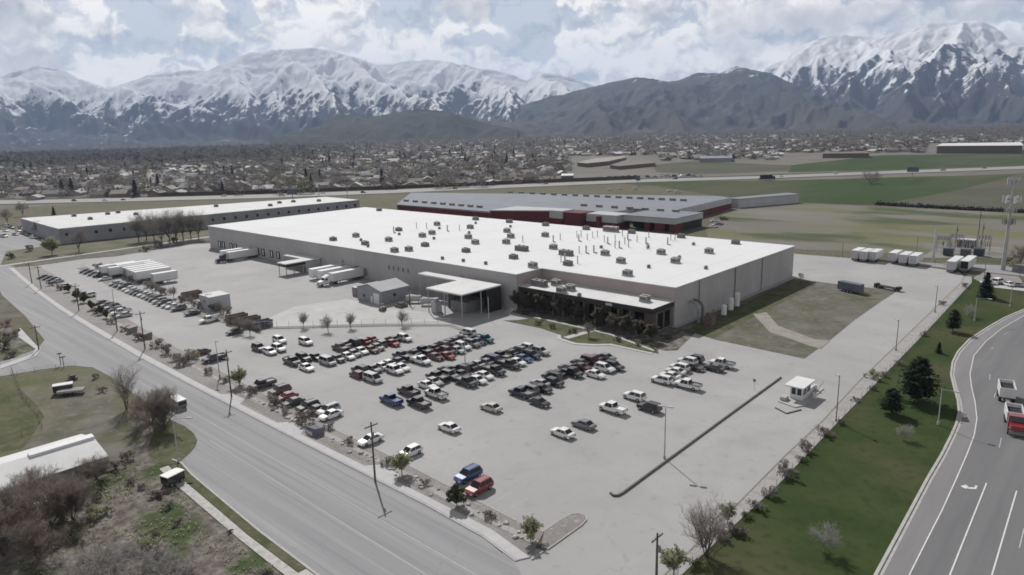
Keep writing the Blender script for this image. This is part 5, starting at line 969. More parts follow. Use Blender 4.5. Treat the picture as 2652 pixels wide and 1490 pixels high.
for i, (u, v, m, s) in enumerate(RB):
    cnt[m] = cnt.get(m, 0)+1; plant('shrub', SHR[m][i%2], u, v, f"{DES[m]} shrub on the right gravel verge, {ORD[cnt[m]-1]} of its kind from the bottom", 'shrub', 'shrubs along the right verge', s=s)
# street strip trees
plant('leafy_tree', GRN[0], 621,1000, 'rounded green tree by the lot edge near the utility pole', 'tree', 'street strip trees', 0, .95); plant('leafy_tree', GRN[1], 1041,1229, 'airy green tree in front of a white hatchback', 'tree', 'street strip trees', 0, .85); plant('olive_tree', OLV[0], 1183,1310, 'dense olive tree left of the red suv', 'tree', 'street strip trees', 0, .8); plant('leafy_tree', GRN[0], 1374,1402, 'yellow green tree at the strip end by the island', 'tree', 'street strip trees', 3, .75)
for i, (u, v, par, s, l) in enumerate(((712,1050,SHR['twig'][0],1.2,'dark twiggy shrub left of the red sedan'),(790,1095,SHR['twigred'][1],1.3,'brown twiggy shrub below the brown suv'),(478,945,SHR['reed'][0],1.5,'tan bushy tree beside the maroon sedan'),(500,930,SHR['leaf'][1],1.2,'green bush beside the maroon sedan'),(435,915,SHR['twig'][1],1.3,'grey bush on the strip right of the bins'),(360,880,SHR['twigred'][0],1.2,'reddish bush between the two dark bins'))):
    plant('bush', par, u, v, l, 'bush', 'bushes on the street strip', s=s)
for i, (u, v, s, l) in enumerate(((178,757,.8,'olive street tree at the far end of the strip'),(200,776,.95,'wide olive street tree second along the strip'),(218,785,.9,'olive street tree right of the widest'),(238,803,.8,'slim olive street tree beside the black suv'),(262,815,.75,'olive street tree in front of parked cars'),(276,825,.7,'olive street shrub near the white pickup'))):
    plant('olive_tree', OLV[i%2], u, v, l, 'tree', 'olive trees at the far strip', s=s*.9)
for i, (u, v, m, s) in enumerate(((255,696,'twig',1.3),(275,702,'reed',1.1),(310,716,'twig',1.3),(345,728,'twig',1.4),(365,736,'twigred',1.2),(385,744,'twig',1.2),(405,752,'reed',1.2),(430,764,'twig',1.3),(470,782,'twig',1.3),(510,800,'twigred',1.2),(560,806,'twig',1.4),(585,818,'twig',1.3),(600,832,'reed',1.2),(632,850,'twig',1.2),(668,858,'reed',1.0))):
    plant('shrub', SHR[m][i%2], u, v, f"{DES[m]} shrub along the planting strip below trailers and dumpsters, {ORD[i]} from the left", 'shrub', 'shrubs on the yard planting strip', s=s)
for i, (u, v, m, s) in enumerate(((135,740,'twig',1.1),(155,752,'twigred',1.0),(250,812,'twig',1.1),(290,838,'reed',1.0),(325,858,'twig',.9),(405,900,'twigred',1.1),(460,935,'twig',1.2),(540,968,'twig',.8),(585,990,'reed',.8),(655,1022,'twig',.9),(740,1072,'reed',.8),(850,1112,'twig',.7),(905,1150,'reed',.7),(1000,1205,'twig',.7),(1100,1258,'reed',.6),(1270,1345,'twig',.6))):
    plant('shrub', SHR[m][i%2], u, v, f"{DES[m]} shrub on the street gravel strip, {ORD[i]} from the far end", 'shrub', 'shrubs on the street strip', s=s)
# trees along the office front and shaded side
OT = [(1345,802,1.0),(1372,808,.95),(1398,812,1.05),(1425,815,.9),(1450,820,1.05),(1478,824,.95),(1502,830,.9),(1560,846,.95),(1590,858,.8),(1620,864,.9),(1655,875,.85),(1690,884,.8)]
for i, (u, v, s) in enumerate(OT): plant('dusky_tree', DUSK[i%2], u, v, f"dusky tree before the dark office front, {ORD[i]} from the left", 'tree', 'trees before the office', s=s*.92)
plant('bare_tree', LOT[0], 1525,874, 'lone bare tree on the little lawn before the office', 'tree', None, 0, .9)
for i, (u, v, m) in enumerate(((1395,842,'leafdark'),(1430,850,'leafdark'),(1475,860,'leaf'),(1490,862,'leafdark'),(1600,884,'leafdark'),(1650,895,'twigred'),(1690,902,'leafdark'),(1730,880,'leafdark'),(1360,815,'leafdark'),(1960,740,'leafdark'),(1935,757,'leafdark'),(1990,728,'leafdark'),(2020,722,'twig'),(2075,718,'reed'))):
    plant('shrub', SHR[m][i%2], u, v, (f"{DES[m]} low shrub at the office lawn, {ORD[i]} from the left" if u < 1800 else f"{DES[m]} shrub against the shaded side wall, {ORD[i-9]} from the left"), 'shrub', 'shrubs round the building', s=.7)
# left and background trees close to the buildings
for i, (u, v, s, l) in enumerate(((360,628,.9,'leftmost big bare tree before the left warehouse'),(400,625,1.0,'second big bare tree before the left warehouse'),(440,630,1.15,'tallest big bare tree before the left warehouse'),(475,622,1.05,'fourth big bare tree before the left warehouse'),(515,620,1.0,'big bare tree next to the main building corner'),(205,652,.75,'bare grey tree before the left warehouse end'),(380,622,1.0,'bare tree between the first two before the left warehouse'),(420,634,1.05,'bare tree just left of the tallest before the left warehouse'),(458,628,1.1,'bare tree just right of the tallest before the left warehouse'),(495,618,.95,'bare tree before the left warehouse near the main corner'),(100,612,.6,'bare tree at the left end of the left warehouse'))):
    plant('bare_tree', BIG[i%3], u, v, l, 'tree', 'big bare trees before the left warehouse', s=s)
plant('leafy_tree', GRN[1], 135,660, 'yellowish tree at the corner of the left warehouse', 'tree', None, 0, 1.9); plant('bare_tree', BIG[0], 60,560, 'round grey bare tree far left by the highway', 'tree', None, 0, .7); plant('bare_tree', BIG[1], 20,580, 'grey bare tree at the left edge by the highway', 'tree', None, 0, .7)
plant('conifer', conifer(6,2,'needle',75), 140,557, 'small dark conifer behind the left warehouse roof', 'tree')
for i, (u, v, m, l) in enumerate(((30,670,'leafdark','dark shrub at the left edge by the trail'),(80,650,'twig','grey shrub near the left yard'),(378,652,'twigred','brown shrub by the fence beside the trailers'),(410,640,'twig','grey shrub by the fence beside the trailers'),(450,628,'leafdark','dark shrub along the trail'),(2620,690,'twigred','reddish tree foot at the right edge'))): plant('shrub', SHR[m][i%2], u, v, l, 'shrub', s=1.6)
plant('red_tree', bare_tree('redtree', 9, .7, 2, 4, 1, 'bark', 'twigred', .3, 77), 2640,690, 'reddish bare tree behind the cell tower at the right edge', 'tree'); plant('leafy_tree', GRN[0], 2625,700, 'pale leafy tree below the reddish one at right', 'tree', None, 0, .9)
plant('bare_bush', bare_tree('fieldbush', 9, 1.2, 2, 4, 6, 'bark', 'twig', .2, 78), 2255,476, 'bare thicket alone in the far green field', 'bush', None, 0, 1.6)
random.seed(5)
hd_ = MB()
for p, q in zip(hedge_pts[:-1], hedge_pts[1:]):
    for k in range(int((q-p).length*40)):
        c = p.lerp(q, random.random())+Vector((random.gauss(0,1.0), random.gauss(0,1.0), abs(random.gauss(0,.8))+.1)); a = rv(1).normalized()*.5; b_ = a.orthogonal().normalized()*.35; hd_.face([c-a,c-b_,c+a,c+b_])
o = hd_.build('hedge', X['twigred']); tag(o, 'long dark brown hedge between dry field and green field', 'hedge'); o.data.materials[0] = mat('dark_hedge', (.04,.032,.03), var=.3, scale=.5)
random.seed(97)
for k in range(34):                       # tangled low growth
    x = random.uniform(-116,-58); y = random.uniform(22, 36.6+(-x-72)*.02); m = random.choice(('reed','twig','twig','leaf','twigred','leafdark'))
    plant('shrub', SHR[m][k%2], 0, 0, f"low {DES[m]} shrub on the rough ground at the lower left", 'shrub', 'low growth at the lower left: '+m, s=random.uniform(.25,.7), loc=(x,y,0))
# litter of dead stalks and weed tufts over the scrub ground
random.seed(91); lt = MB(); wt_ = MB()
for k in range(5200):
    x = random.uniform(-118,-52); y0 = 38.2+(-x-60)*.025; y = random.uniform(14, y0)
    if 37.0+(-x-72)*.02 < y+.6 and x > -114: continue
    p = Vector((x, y, .03)); cl_ = math.sin(x*.33+1)*math.cos(y*.41)+random.gauss(0,.5)
    if cl_ > .35:
        for j in range(3): a = rv(1).normalized()*random.uniform(.1,.24); q = p+Vector((random.gauss(0,.2), random.gauss(0,.2), random.uniform(.05,.3))); b_ = a.orthogonal().normalized()*.1; wt_.face([q-a,q-b_,q+a,q+b_])
    else:
        d = Vector((random.uniform(-1,1), random.uniform(-1,1), random.uniform(.0,.5)))*random.uniform(.2,.7); lt.sliver(p, p+d, random.uniform(.02,.06))
o = lt.build('dead_stalks', X['reed']); struct(o, 'stuff'); tag(o, 'litter of pale dead stalks over the rough ground', 'brush'); o = wt_.build('weed_tufts', X['leaf']); struct(o, 'stuff'); tag(o, 'low green weed tufts over the rough ground', 'weeds')
# rocks on the gravel swale
RK = []
for k in range(3):
    b = MB(); n = 7; 
    for i in range(n):
        pass
    vs = [Vector((math.cos(t)*math.cos(f)*(1+random.uniform(-.25,.25)), math.sin(t)*math.cos(f)*(1+random.uniform(-.25,.25)), math.sin(f)*.6)) for f in (-.6,.1,.8) for t in np.linspace(0,2*pi,n,endpoint=False)]
    b.v = [tuple(v) for v in vs]
    for r in range(2):
        for i in range(n): j = (i+1)%n; b.f.append((r*n+i,r*n+j,(r+1)*n+j,(r+1)*n+i)); b.m.append(0)
    b.f.append(tuple(2*n+i for i in range(n))); b.m.append(0); RK.append(b.mesh('rock', X['rock'], True))
for i in range(80):
    t = random.random(); x = -55-70*t if i < 60 else -125-60*random.random(); y = 61.3+(-x-55)*.03+random.gauss(0,.5)
    o = link('rock', RK[i%3], None, (x, y, .2), random.uniform(0,6)); s_ = random.uniform(.18,.5); o.scale = (s_,s_,s_); tag(o, 'small landscape rock in the pale line of the gravel strip', 'rock', 'rocks along the gravel strip')
# ------------------------------------------------------------------ suburb beyond the highway
random.seed(21); rng = np.random.default_rng(21)
e1 = np.array([.65,.76]); e1 /= np.linalg.norm(e1); e2 = np.array([-e1[1], e1[0]]); org = np.array([HU[4].x, HU[4].y])
def uv(x, y, z=0):
    d = np.array([x, y, z-CAMH]); w = d@FW
    return (1326+FPX*(d@RT)/w, 745-FPX*(d@UP)/w) if w > 1 else (-9e9, 9e9)
def in_view(x, y): u, v = uv(x, y); return -70 < u < 2720, u, v
def allowed(u, v):
    if u > 2020 and v > 396: return False
    if u > 1690 and v > 416: return False
    if 1470 < u < 1715 and v > 404: return False
    if u > 1380 and v > 457: return random.random() < .3
    if u > 2400 and v > 372: return False
    return True
hw_t = max((np.array([p.x, p.y])-org)@e2 for p in HU)
hs = []
for ti in range(64):
    for side in (-17, 17):
        t = hw_t*0+52+ti*58+side; s = -2600
        while s < 3400:
            s += random.uniform(19, 29)*(1+ti*.004)
            if random.random() < .22+.011*ti: continue
            p = org+e1*(s+random.uniform(-3,3))+e2*(t+random.uniform(-5,5)); ok, u, v = in_view(*p)
            r = math.hypot(*p)
            if not ok or r > 3900 or v < 352: continue
            if min((Vector((p[0],p[1],0))-q).length for q in HW) < 12: continue
            if v > 503-.021*u+18: continue
            if u < 820 and v < 436 and random.random() < .85: continue
            if not allowed(u, v): continue
            hs.append((r, p[0], p[1], math.atan2(e1[1], e1[0])+random.choice((0, pi/2))+random.gauss(0,.06)))
hs.sort()
RC_ = [('white',(.50,.50,.50)),('pale grey',(.34,.34,.35)),('grey',(.20,.20,.205)),('brown',(.13,.105,.09)),('tan',(.27,.24,.21)),('dark',(.07,.068,.07))]
WC_ = [(.36,.33,.29),(.45,.44,.42),(.24,.17,.14),(.30,.28,.26)]
for n_, c in RC_: X['hr_'+n_] = mat('roof_'+n_.replace(' ','_'), c, var=.15, scale=.3)
for i, c in enumerate(WC_): X['hw%d' % i] = mat('house_wall', c, var=.1, scale=.3)
HT = np.array([(-.5,-.5,0),(.5,-.5,0),(.5,.5,0),(-.5,.5,0),(-.5,-.5,.55),(.5,-.5,.55),(.5,.5,.55),(-.5,.5,.55),(-.5,0,1),(.5,0,1),(-.56,-.6,.5),(.56,-.6,.5),(-.56,.6,.5),(.56,.6,.5),(-.56,0,1.03),(.56,0,1.03)])
HF = np.array([(0,1,5),(0,5,4),(1,2,6),(1,6,5),(2,3,7),(2,7,6),(3,0,4),(3,4,7),(4,7,8),(5,9,6),(10,11,15),(10,15,14),(13,12,14),(13,14,15)]); HM = np.array([1]*10+[0]*4)
HP = {}
for i, (n_, c) in enumerate(RC_):
    for j in range(4):
        w = MB(); w.v = [tuple(p) for p in HT[:10]]; w.f = [tuple(f) for f in HF[:10]]; w.m = [0]*10
        r = MB(); r.v = [tuple(p) for p in HT]; r.f = [tuple(f) for f in HF[10:]]; r.m = [0]*4
        HP[i, j] = (w.mesh('wall', X['hw%d' % j]), r.mesh('roof', X['hr_'+n_]))
NH = 280; wts = [.09,.19,.32,.16,.18,.06]
wn = ['tan','white','brick','beige']; hl = {}
for k, (r, x, y, a) in enumerate(hs[:NH]):
    i = random.choices(range(6), wts)[0]; j = random.randrange(4); u, v = uv(x, y)
    pos = 'far left' if u < 500 else 'left' if u < 950 else 'centre' if u < 1350 else 'right'
    row = 'just behind the sound wall' if r < 760 else 'a few rows behind the highway' if r < 860 else 'deeper among the suburb trees'
    lab = f"{wn[j]} walled house with {RC_[i][0]} roof {row}, {pos} part"
    hl.setdefault(lab, 0); hl[lab] += 1
    e = empty('house', (x, y, 0), lab, 'house', 'houses of the suburb: '+lab, a); e.scale = (random.uniform(12,19), random.uniform(8.5,11.5), random.uniform(4.2,6.2))
    link('wall', HP[i, j][0], e); link('roof', HP[i, j][1], e)
def scatter(name, T, F, Mi, pos, rot, sc_, mats):
    n = len(pos); c, s = np.cos(rot), np.sin(rot); V = np.empty((n, len(T), 3))
    x = T[None,:,0]*sc_[:,None,0]; y = T[None,:,1]*sc_[:,None,1]
    V[:,:,0] = x*c[:,None]-y*s[:,None]+pos[:,None,0]; V[:,:,1] = x*s[:,None]+y*c[:,None]+pos[:,None,1]; V[:,:,2] = T[None,:,2]*sc_[:,None,2]+(pos[:,None,2] if pos.shape[1] > 2 else 0)
    FF = (F[None]+np.arange(n)[:,None,None]*len(T)).reshape(-1,3)
    return V.reshape(-1,3), FF, (Mi if Mi.ndim == 2 else np.broadcast_to(Mi, (n, len(F)))).reshape(-1)
rest = np.array([(x, y) for r, x, y, a in hs[NH:]]); rrot = np.array([a for r, x, y, a in hs[NH:]]); n = len(rest)
rs = np.stack([rng.uniform(12,20,n), rng.uniform(8,12,n), rng.uniform(4,6.5,n)], 1)
ri = rng.choice(6, n, p=wts); wi = rng.integers(0,4,n); MI = np.where(HM[None]==0, ri[:,None], 6+wi[:,None])
V, F, MI = scatter('h', HT, HF, MI, rest, rrot, rs, None)
o = link('distant_houses', bulk('distant_houses', V, F, MI, [X['hr_'+n_] for n_, c in RC_]+[X['hw%d' % i] for i in range(4)])); struct(o, 'stuff'); tag(o, 'mass of small distant houses spreading toward the mountains', 'houses')
# suburb trees
X['far_bare'] = mat('bare_crowns', (.175,.16,.152), scale=.006, col2=(.235,.217,.20), detail=3); X['far_green'] = mat('budding_crowns', (.15,.155,.10), scale=.01, col2=(.21,.205,.15), detail=3)
X['far_con'] = mat('far_conifers', (.04,.05,.046), scale=.02, col2=(.07,.08,.07)); X['far_wood'] = mat('dark_woods', (.10,.096,.097), scale=.004, col2=(.16,.15,.142), detail=4)
for k_ in ('far_bare','far_green','far_wood'):
    nt_ = X[k_].node_tree; b_ = nt_.nodes['Principled BSDF']; b_.inputs['Specular IOR Level'].default_value = .0
    tr_ = nt_.nodes.new('ShaderNodeBsdfTranslucent'); mx_ = nt_.nodes.new('ShaderNodeMixShader'); mx_.inputs[0].default_value = .45
    nt_.links.new(b_.inputs['Base Color'].links[0].from_socket, tr_.inputs['Color'])
    nt_.links.new(b_.outputs[0], mx_.inputs[1]); nt_.links.new(tr_.outputs[0], mx_.inputs[2]); nt_.links.new(mx_.outputs[0], nt_.nodes['Material Output'].inputs['Surface'])
def blob_t(n, seed, size=.16, hollow=.35):
    g = np.random.default_rng(seed); T = []; F = []
    for k in range(n):
        a = g.uniform(0, 2*pi); z = g.uniform(.12, 1.0); rad = .5*math.sin(pi*min(1,.12+z*.86))**.6*math.sqrt(g.uniform(hollow,1)); c = np.array([rad*math.cos(a), rad*math.sin(a), z*.95])
        q = [c+g.normal(0,size,3)*np.array([1,1,.7]) for _ in range(3)]; F.append((len(T),len(T)+1,len(T)+2)); T += q
    T = np.array(T); T[:,2] = np.clip(T[:,2], 0, 1.1); return T, np.array(F)
def con_t(seed):
    g = np.random.default_rng(seed); T = []; F = []
    for L in range(6):
        z = .05+.15*L; R = .5*(1-z)*1.05
        for k in range(5):
            a = g.uniform(0,2*pi); w = .75; b = len(T); T += [(R*math.cos(a-w),R*math.sin(a-w),z+g.uniform(-.04,.04)),(R*math.cos(a+w),R*math.sin(a+w),z+g.uniform(-.04,.04)),(0,0,z+.30)]; F.append((b,b+1,b+2))
    return np.array(T), np.array(F)
BT = [blob_t(34, k, .15) for k in range(4)]; CT = [con_t(k) for k in range(3)]; WT = [blob_t(18, 20+k, .2) for k in range(3)]
def sample(n, rmin, rmax, f):
    out = []
    while len(out) < n:
        u = random.uniform(-70, 2720); az = math.atan2(*[(ray(u, 330))[i] for i in (0,1)]); r = math.sqrt(random.uniform(rmin**2, rmax**2)); x, y = r*math.sin(az), r*math.cos(az); uu, v = uv(x, y)
        if v > 503-.021*uu+16: continue
        if f(uu, v, r): out.append((r, x, y, uu, v))
    out.sort(); return out
dn = lambda u, v, r: allowed(u, v) and v > 369-.0258*u+11 and (random.random() < 1.1-r/9000)
bt = sample(11500, 640, 4300, dn)+sample(5000, 4300, 6800, dn); cn = sample(620, 640, 3600, lambda u, v, r: dn(u, v, r) and (random.random() < (.9 if u < 1500 else .45)))
def tree_meshes(name, tpl, m): return [bulk(name, T, F, None, [m]) for T, F in tpl]
bm_ = tree_meshes('bare_crown', [blob_t(150, 50+k, .075) for k in range(3)], X['far_bare']); bg_ = tree_meshes('budding_crown', [blob_t(150, 60+k, .075) for k in range(2)], X['far_green'])
cm_ = [conifer(1, .3, 'needle', 80+k)[1][1] for k in range(3)]
for me in cm_: me.materials.clear(); me.materials.append(X['far_con'])
def posw(u): return 'far left' if u < 500 else 'left' if u < 950 else 'middle' if u < 1350 else 'right'
for lst, nm, kinds in ((bt, 'bare_tree', None), (cn, 'conifer', None)):
    for k, (r, x, y, u, v) in enumerate(lst[:290 if nm == 'bare_tree' else 150]):
        g_ = random.random() < .16; h = random.uniform(7, 14) if nm == 'bare_tree' else random.uniform(7, 17); w = h*random.uniform(1.0,1.6) if nm == 'bare_tree' else h*random.uniform(.75,1.1)
        sz = ('low' if h < 9 else 'medium' if h < 11.5 else 'tall')
        o = link(nm, (random.choice(bg_ if g_ else bm_) if nm == 'bare_tree' else random.choice(cm_)), None, (x, y, 0), random.uniform(0,6)); o.scale = (w, w, h)
        lab = f"{sz} {'budding green' if g_ and nm == 'bare_tree' else 'bare greyish' if nm == 'bare_tree' else 'dark'} {'tree' if nm == 'bare_tree' else 'conifer'} among suburb houses behind the highway, {posw(u)} part"
        tag(o, lab, 'tree', 'suburb trees: '+lab)
def mass(name, lst, tpl, hr, wr, mats, label, wfun=None):
    VV, FF, MM = [], [], []; off = 0
    for ti, (T, F) in enumerate(tpl):
        l = lst[ti::len(tpl)]
        if not l: continue
        n = len(l); pos = np.array([(q[1], q[2]) for q in l]); h = rng.uniform(*hr, n); w = h*rng.uniform(*wr, n)
        mi = rng.choice(len(mats), n, p=wfun) if wfun else np.zeros(n, int)
        V, F2, M2 = scatter('t', T, F, np.repeat(mi[:,None], len(F), 1), pos, rng.uniform(0,6,n), np.stack([w,w,h],1), None)
        VV.append(V); FF.append(F2+off); MM.append(M2); off += len(V)
    o = link(name, bulk(name, np.concatenate(VV), np.concatenate(FF), np.concatenate(MM), mats)); struct(o, 'stuff'); tag(o, label, 'trees')
mass('distant_trees', bt[290:], BT, (6.5,13), (1.0,1.7), [X['far_bare'], X['far_green']], 'mass of bare and budding trees across the far suburb', [.82,.18])
mass('distant_conifers', cn[150:], CT, (7,16), (.5,.85), [X['far_con']], 'scattered dark conifers across the far suburb')
wd = sample(2600, 1500, 3500, lambda u, v, r: u < 960 and v < 434-u*.018 and random.random() < 1.15-u/900)
mass('far_woods', wd, WT, (10,19), (.9,1.5), [X['far_wood'], X['far_con']], 'dark wood along the far left edge of the suburb', [.75,.25])
# vehicles and signs by the highway
CM = [small_mesh(k, c) for k, c in (('s',W_),('u',B_),('s',G_),('v',W_),('p',S_),('u',M_))]; CN = ['white car','black suv','grey car','white minivan','silver pickup','maroon suv']
def hwy(f, s_): 
    i = int(s_); t = s_-i; p = HW[i].lerp(HW[i+1], t); q = HU[i].lerp(HU[i+1], t); d = HW[i+1]-HW[i]; return p.lerp(q, f), math.atan2(d.y, d.x)
hv = [(1.35,.3,1),(1.6,.25,0),(1.75,.3,2),(2.6,.75,3),(3.1,.3,4),(3.45,.7,0),(3.8,.3,1),(4.5,.3,5),(5.2,.7,2),(6.3,.7,1),(7.2,.3,0),(7.6,.7,3),(8.4,.3,4),(8.7,.7,2)]
for i, (s_, f, k) in enumerate(hv):
    p, a = hwy(f, s_); o = link('highway_car', CM[k], None, (p.x, p.y, .1), a+(pi if f > .5 else 0)); tag(o, f"{CN[k]} driving on the highway, {ORD[i]} vehicle from the left", 'car', 'vehicles on the highway')
for i in range(16):
    u = 1560+i*17; p = P(u, 464-i*.35+random.uniform(-4,0)); k = i % 6; o = link('parked_car', CM[k], None, (p.x, p.y, .08), random.uniform(0,6)); o.scale = (1.25,1.25,1.25); tag(o, f"{CN[k]} at the roadside business behind the highway, {ORD[i]} from the left", 'car', 'vehicles at the roadside business')
for u, v, l in ((1985,466,'dark loaded truck standing on the highway right of centre'),):
    e = empty('loaded_truck', P(u, v, .1), l, 'truck', None, .9); b = MB(); b.box((-8,-1.4,.6),(8,1.4,1.4)); b.box((-6,-1.6,1.4),(5,1.6,4.6)); b.box((5.5,-1.3,1.4),(8,1.3,3.2)); b.build('load', X['dark'], e)
for i, (u, v, s_) in enumerate(((1975,520,1),(2010,524,1),(2030,517,1),(1850,575,1),(1862,583,1),(1875,570,1),(1848,590,1),(1580,493,1),(1605,491,1),(1645,492,1),(1735,496,1),(1755,500,1))):
    p = P(u, v); k = (0,1,0,0,2,1,0,0,0,3,0,3)[i]; o = link('parked_car', CM[k], None, (p.x, p.y, .08), .8); tag(o, f"{CN[k]} parked around the red and grey factory, {ORD[i]} of these", 'car', 'vehicles around the factory')
for i, (u, v, k, h) in enumerate(((30,592,1,.2),(48,600,0,.2),(62,606,2,.2),(75,612,1,.2),(20,588,3,.2),(40,610,2,.2),(15,600,0,.2),(55,594,1,.2),(88,618,3,.2),(10,615,4,.2))):
    p = P(u, v); o = link('parked_car', CM[k], None, (p.x, p.y, .08), h); tag(o, f"{CN[k]} in the far left yard beside the left warehouse, {ORD[i]} of these", 'car', 'cars by the left warehouse')
for i, (u, v, k) in enumerate(((2560,738,0),(2585,735,3),(2610,741,0),(2635,744,2))):
    p = P(u, v); o = link('parked_car', CM[k], None, (p.x, p.y, .12), .3+i); tag(o, f"{CN[k]} in the gravel yard behind the large spruce, {ORD[i]} from the left", 'car', 'vehicles behind the spruce')
for u, v, hgt, w, l in ((2362,466,11,9,'grey billboard on a post beside the highway at right'),(759,527,11,9,'grey blue billboard behind the left warehouse roof'),(1652,482,9,4,'small sign on a post by the highway near the factory')):
    e = empty('billboard', P(u, v), l, 'billboard', None, math.atan2(e1[1],e1[0])-.5); b = MB(); b.tube((0,0,0),(0,0,hgt-3),.35,n=6); b.build('post', X['steel'], e); b = MB(); b.box((-w/2,-.3,hgt-4.2),(w/2,.3,hgt)); b.build('panel', X['bluegrey'], e)
for u, v, h_, l in ((828,528,24,'tall mast behind the left warehouse roof'),(900,513,10,'dark post at the highway behind the left warehouse'),(820,528,6,'short dark post at the end of the left warehouse')):
    e = empty('mast', P(u, v), l, 'mast'); b = MB(); b.tube((0,0,0),(0,0,h_),.3,.2,n=6); b.build('pole', X['steel'], e); b = MB(); b.box((-.5,-.5,h_-1.2),(.5,.5,h_)); b.build('lamp_head', X['unitdark'], e)
# ------------------------------------------------------------------ mountains: spurs fall from the skyline ridge toward the viewer
def mtn_mat(name, low, lowb, snow, z0, z1, amt, grass=None):
    m = bpy.data.materials.new(name); m.use_nodes = True; nt = m.node_tree; N = nt.nodes.new; L = nt.links.new; bs = nt.nodes['Principled BSDF']; bs.inputs['Roughness'].default_value = .95; bs.inputs['Specular IOR Level'].default_value = .05
    g = N('ShaderNodeNewGeometry'); sp = N('ShaderNodeSeparateXYZ'); L(g.outputs['Position'], sp.inputs[0]); ns = N('ShaderNodeSeparateXYZ'); L(g.outputs['Normal'], ns.inputs[0])
    def noise(sc_, det, rough=.65): n = N('ShaderNodeTexNoise'); n.inputs['Scale'].default_value = sc_; n.inputs['Detail'].default_value = det; n.inputs['Roughness'].default_value = rough; L(g.outputs['Position'], n.inputs['Vector']); return n.outputs['Fac']
    def mth(op, a, b): n = N('ShaderNodeMath'); n.operation = op; [L(x, n.inputs[i]) if hasattr(x, 'links') else setattr(n.inputs[i], 'default_value', x) for i, x in enumerate((a, b))]; return n.outputs[0]
    rp = N('ShaderNodeValToRGB'); rp.color_ramp.elements[0].position = .38; rp.color_ramp.elements[1].position = .62; rp.color_ramp.elements[0].color = (*low,1); rp.color_ramp.elements[1].color = (*lowb,1); L(noise(.0016, 9), rp.inputs['Fac'])
    # snow line broken by noise, with scrub and rock showing on the steepest ground
    h = N('ShaderNodeMapRange'); h.inputs['From Min'].default_value = z0; h.inputs['From Max'].default_value = z1; h.clamp = False; h.inputs['To Min'].default_value = -.7; h.inputs['To Max'].default_value = .9; L(sp.outputs['Z'], h.inputs['Value'])
    f = mth('ADD', h.outputs['Result'], mth('MULTIPLY', mth('SUBTRACT', noise(.0035, 10, .7), .5), 2.6)); f = mth('ADD', f, mth('MULTIPLY', mth('SUBTRACT', noise(.013, 8, .75), .5), 3.4))
    az_ = mth('MULTIPLY', mth('ARCTAN2', sp.outputs['X'], sp.outputs['Y']), 9000.0); cb_ = N('ShaderNodeCombineXYZ'); L(az_, cb_.inputs[0]); L(mth('MULTIPLY', sp.outputs['Z'], .3), cb_.inputs[1])
    n_ = N('ShaderNodeTexNoise'); n_.inputs['Scale'].default_value = .011; n_.inputs['Detail'].default_value = 7; n_.inputs['Roughness'].default_value = .65; n_.inputs['Distortion'].default_value = .6; L(cb_.outputs[0], n_.inputs['Vector'])
    f = mth('ADD', f, mth('MULTIPLY', mth('SUBTRACT', n_.outputs['Fac'], .5), 2.0))
    f = mth('ADD', f, mth('MULTIPLY', mth('SUBTRACT', ns.outputs['Z'], .74), 1.6)); f = mth('ADD', f, mth('MULTIPLY', ns.outputs['X'], -.9))  # snow favours lit aspects, shady ones go dark: some shading put into colour
    c = N('ShaderNodeMapRange'); c.interpolation_type = 'SMOOTHSTEP'; c.inputs['From Min'].default_value = -.15; c.inputs['From Max'].default_value = .45; c.inputs['To Max'].default_value = amt; L(f, c.inputs['Value'])
    mx = N('ShaderNodeMix'); mx.data_type = 'RGBA'; L(c.outputs['Result'], mx.inputs['Factor']); L(rp.outputs['Color'], mx.inputs['A']); mx.inputs['B'].default_value = (*snow,1); L(mx.outputs['Result'], bs.inputs['Base Color']); return m
def vnoise(x, y, seed, oct=5, gain=.5):
    g = np.random.default_rng(seed); T = g.random((256,256)); out = np.zeros_like(x); a = 1; s = 0
    for o in range(oct):
        xx = x*2**o+17*o; yy = y*2**o+31*o; xi = np.floor(xx).astype(int); yi = np.floor(yy).astype(int); fx = xx-xi; fy = yy-yi; fx = fx*fx*(3-2*fx); fy = fy*fy*(3-2*fy)
        q = lambda i, j: T[i & 255, j & 255]
        out += a*((q(xi,yi)*(1-fx)+q(xi+1,yi)*fx)*(1-fy)+(q(xi,yi+1)*(1-fx)+q(xi+1,yi+1)*fx)*fy); s += a; a *= gain
    return out/s
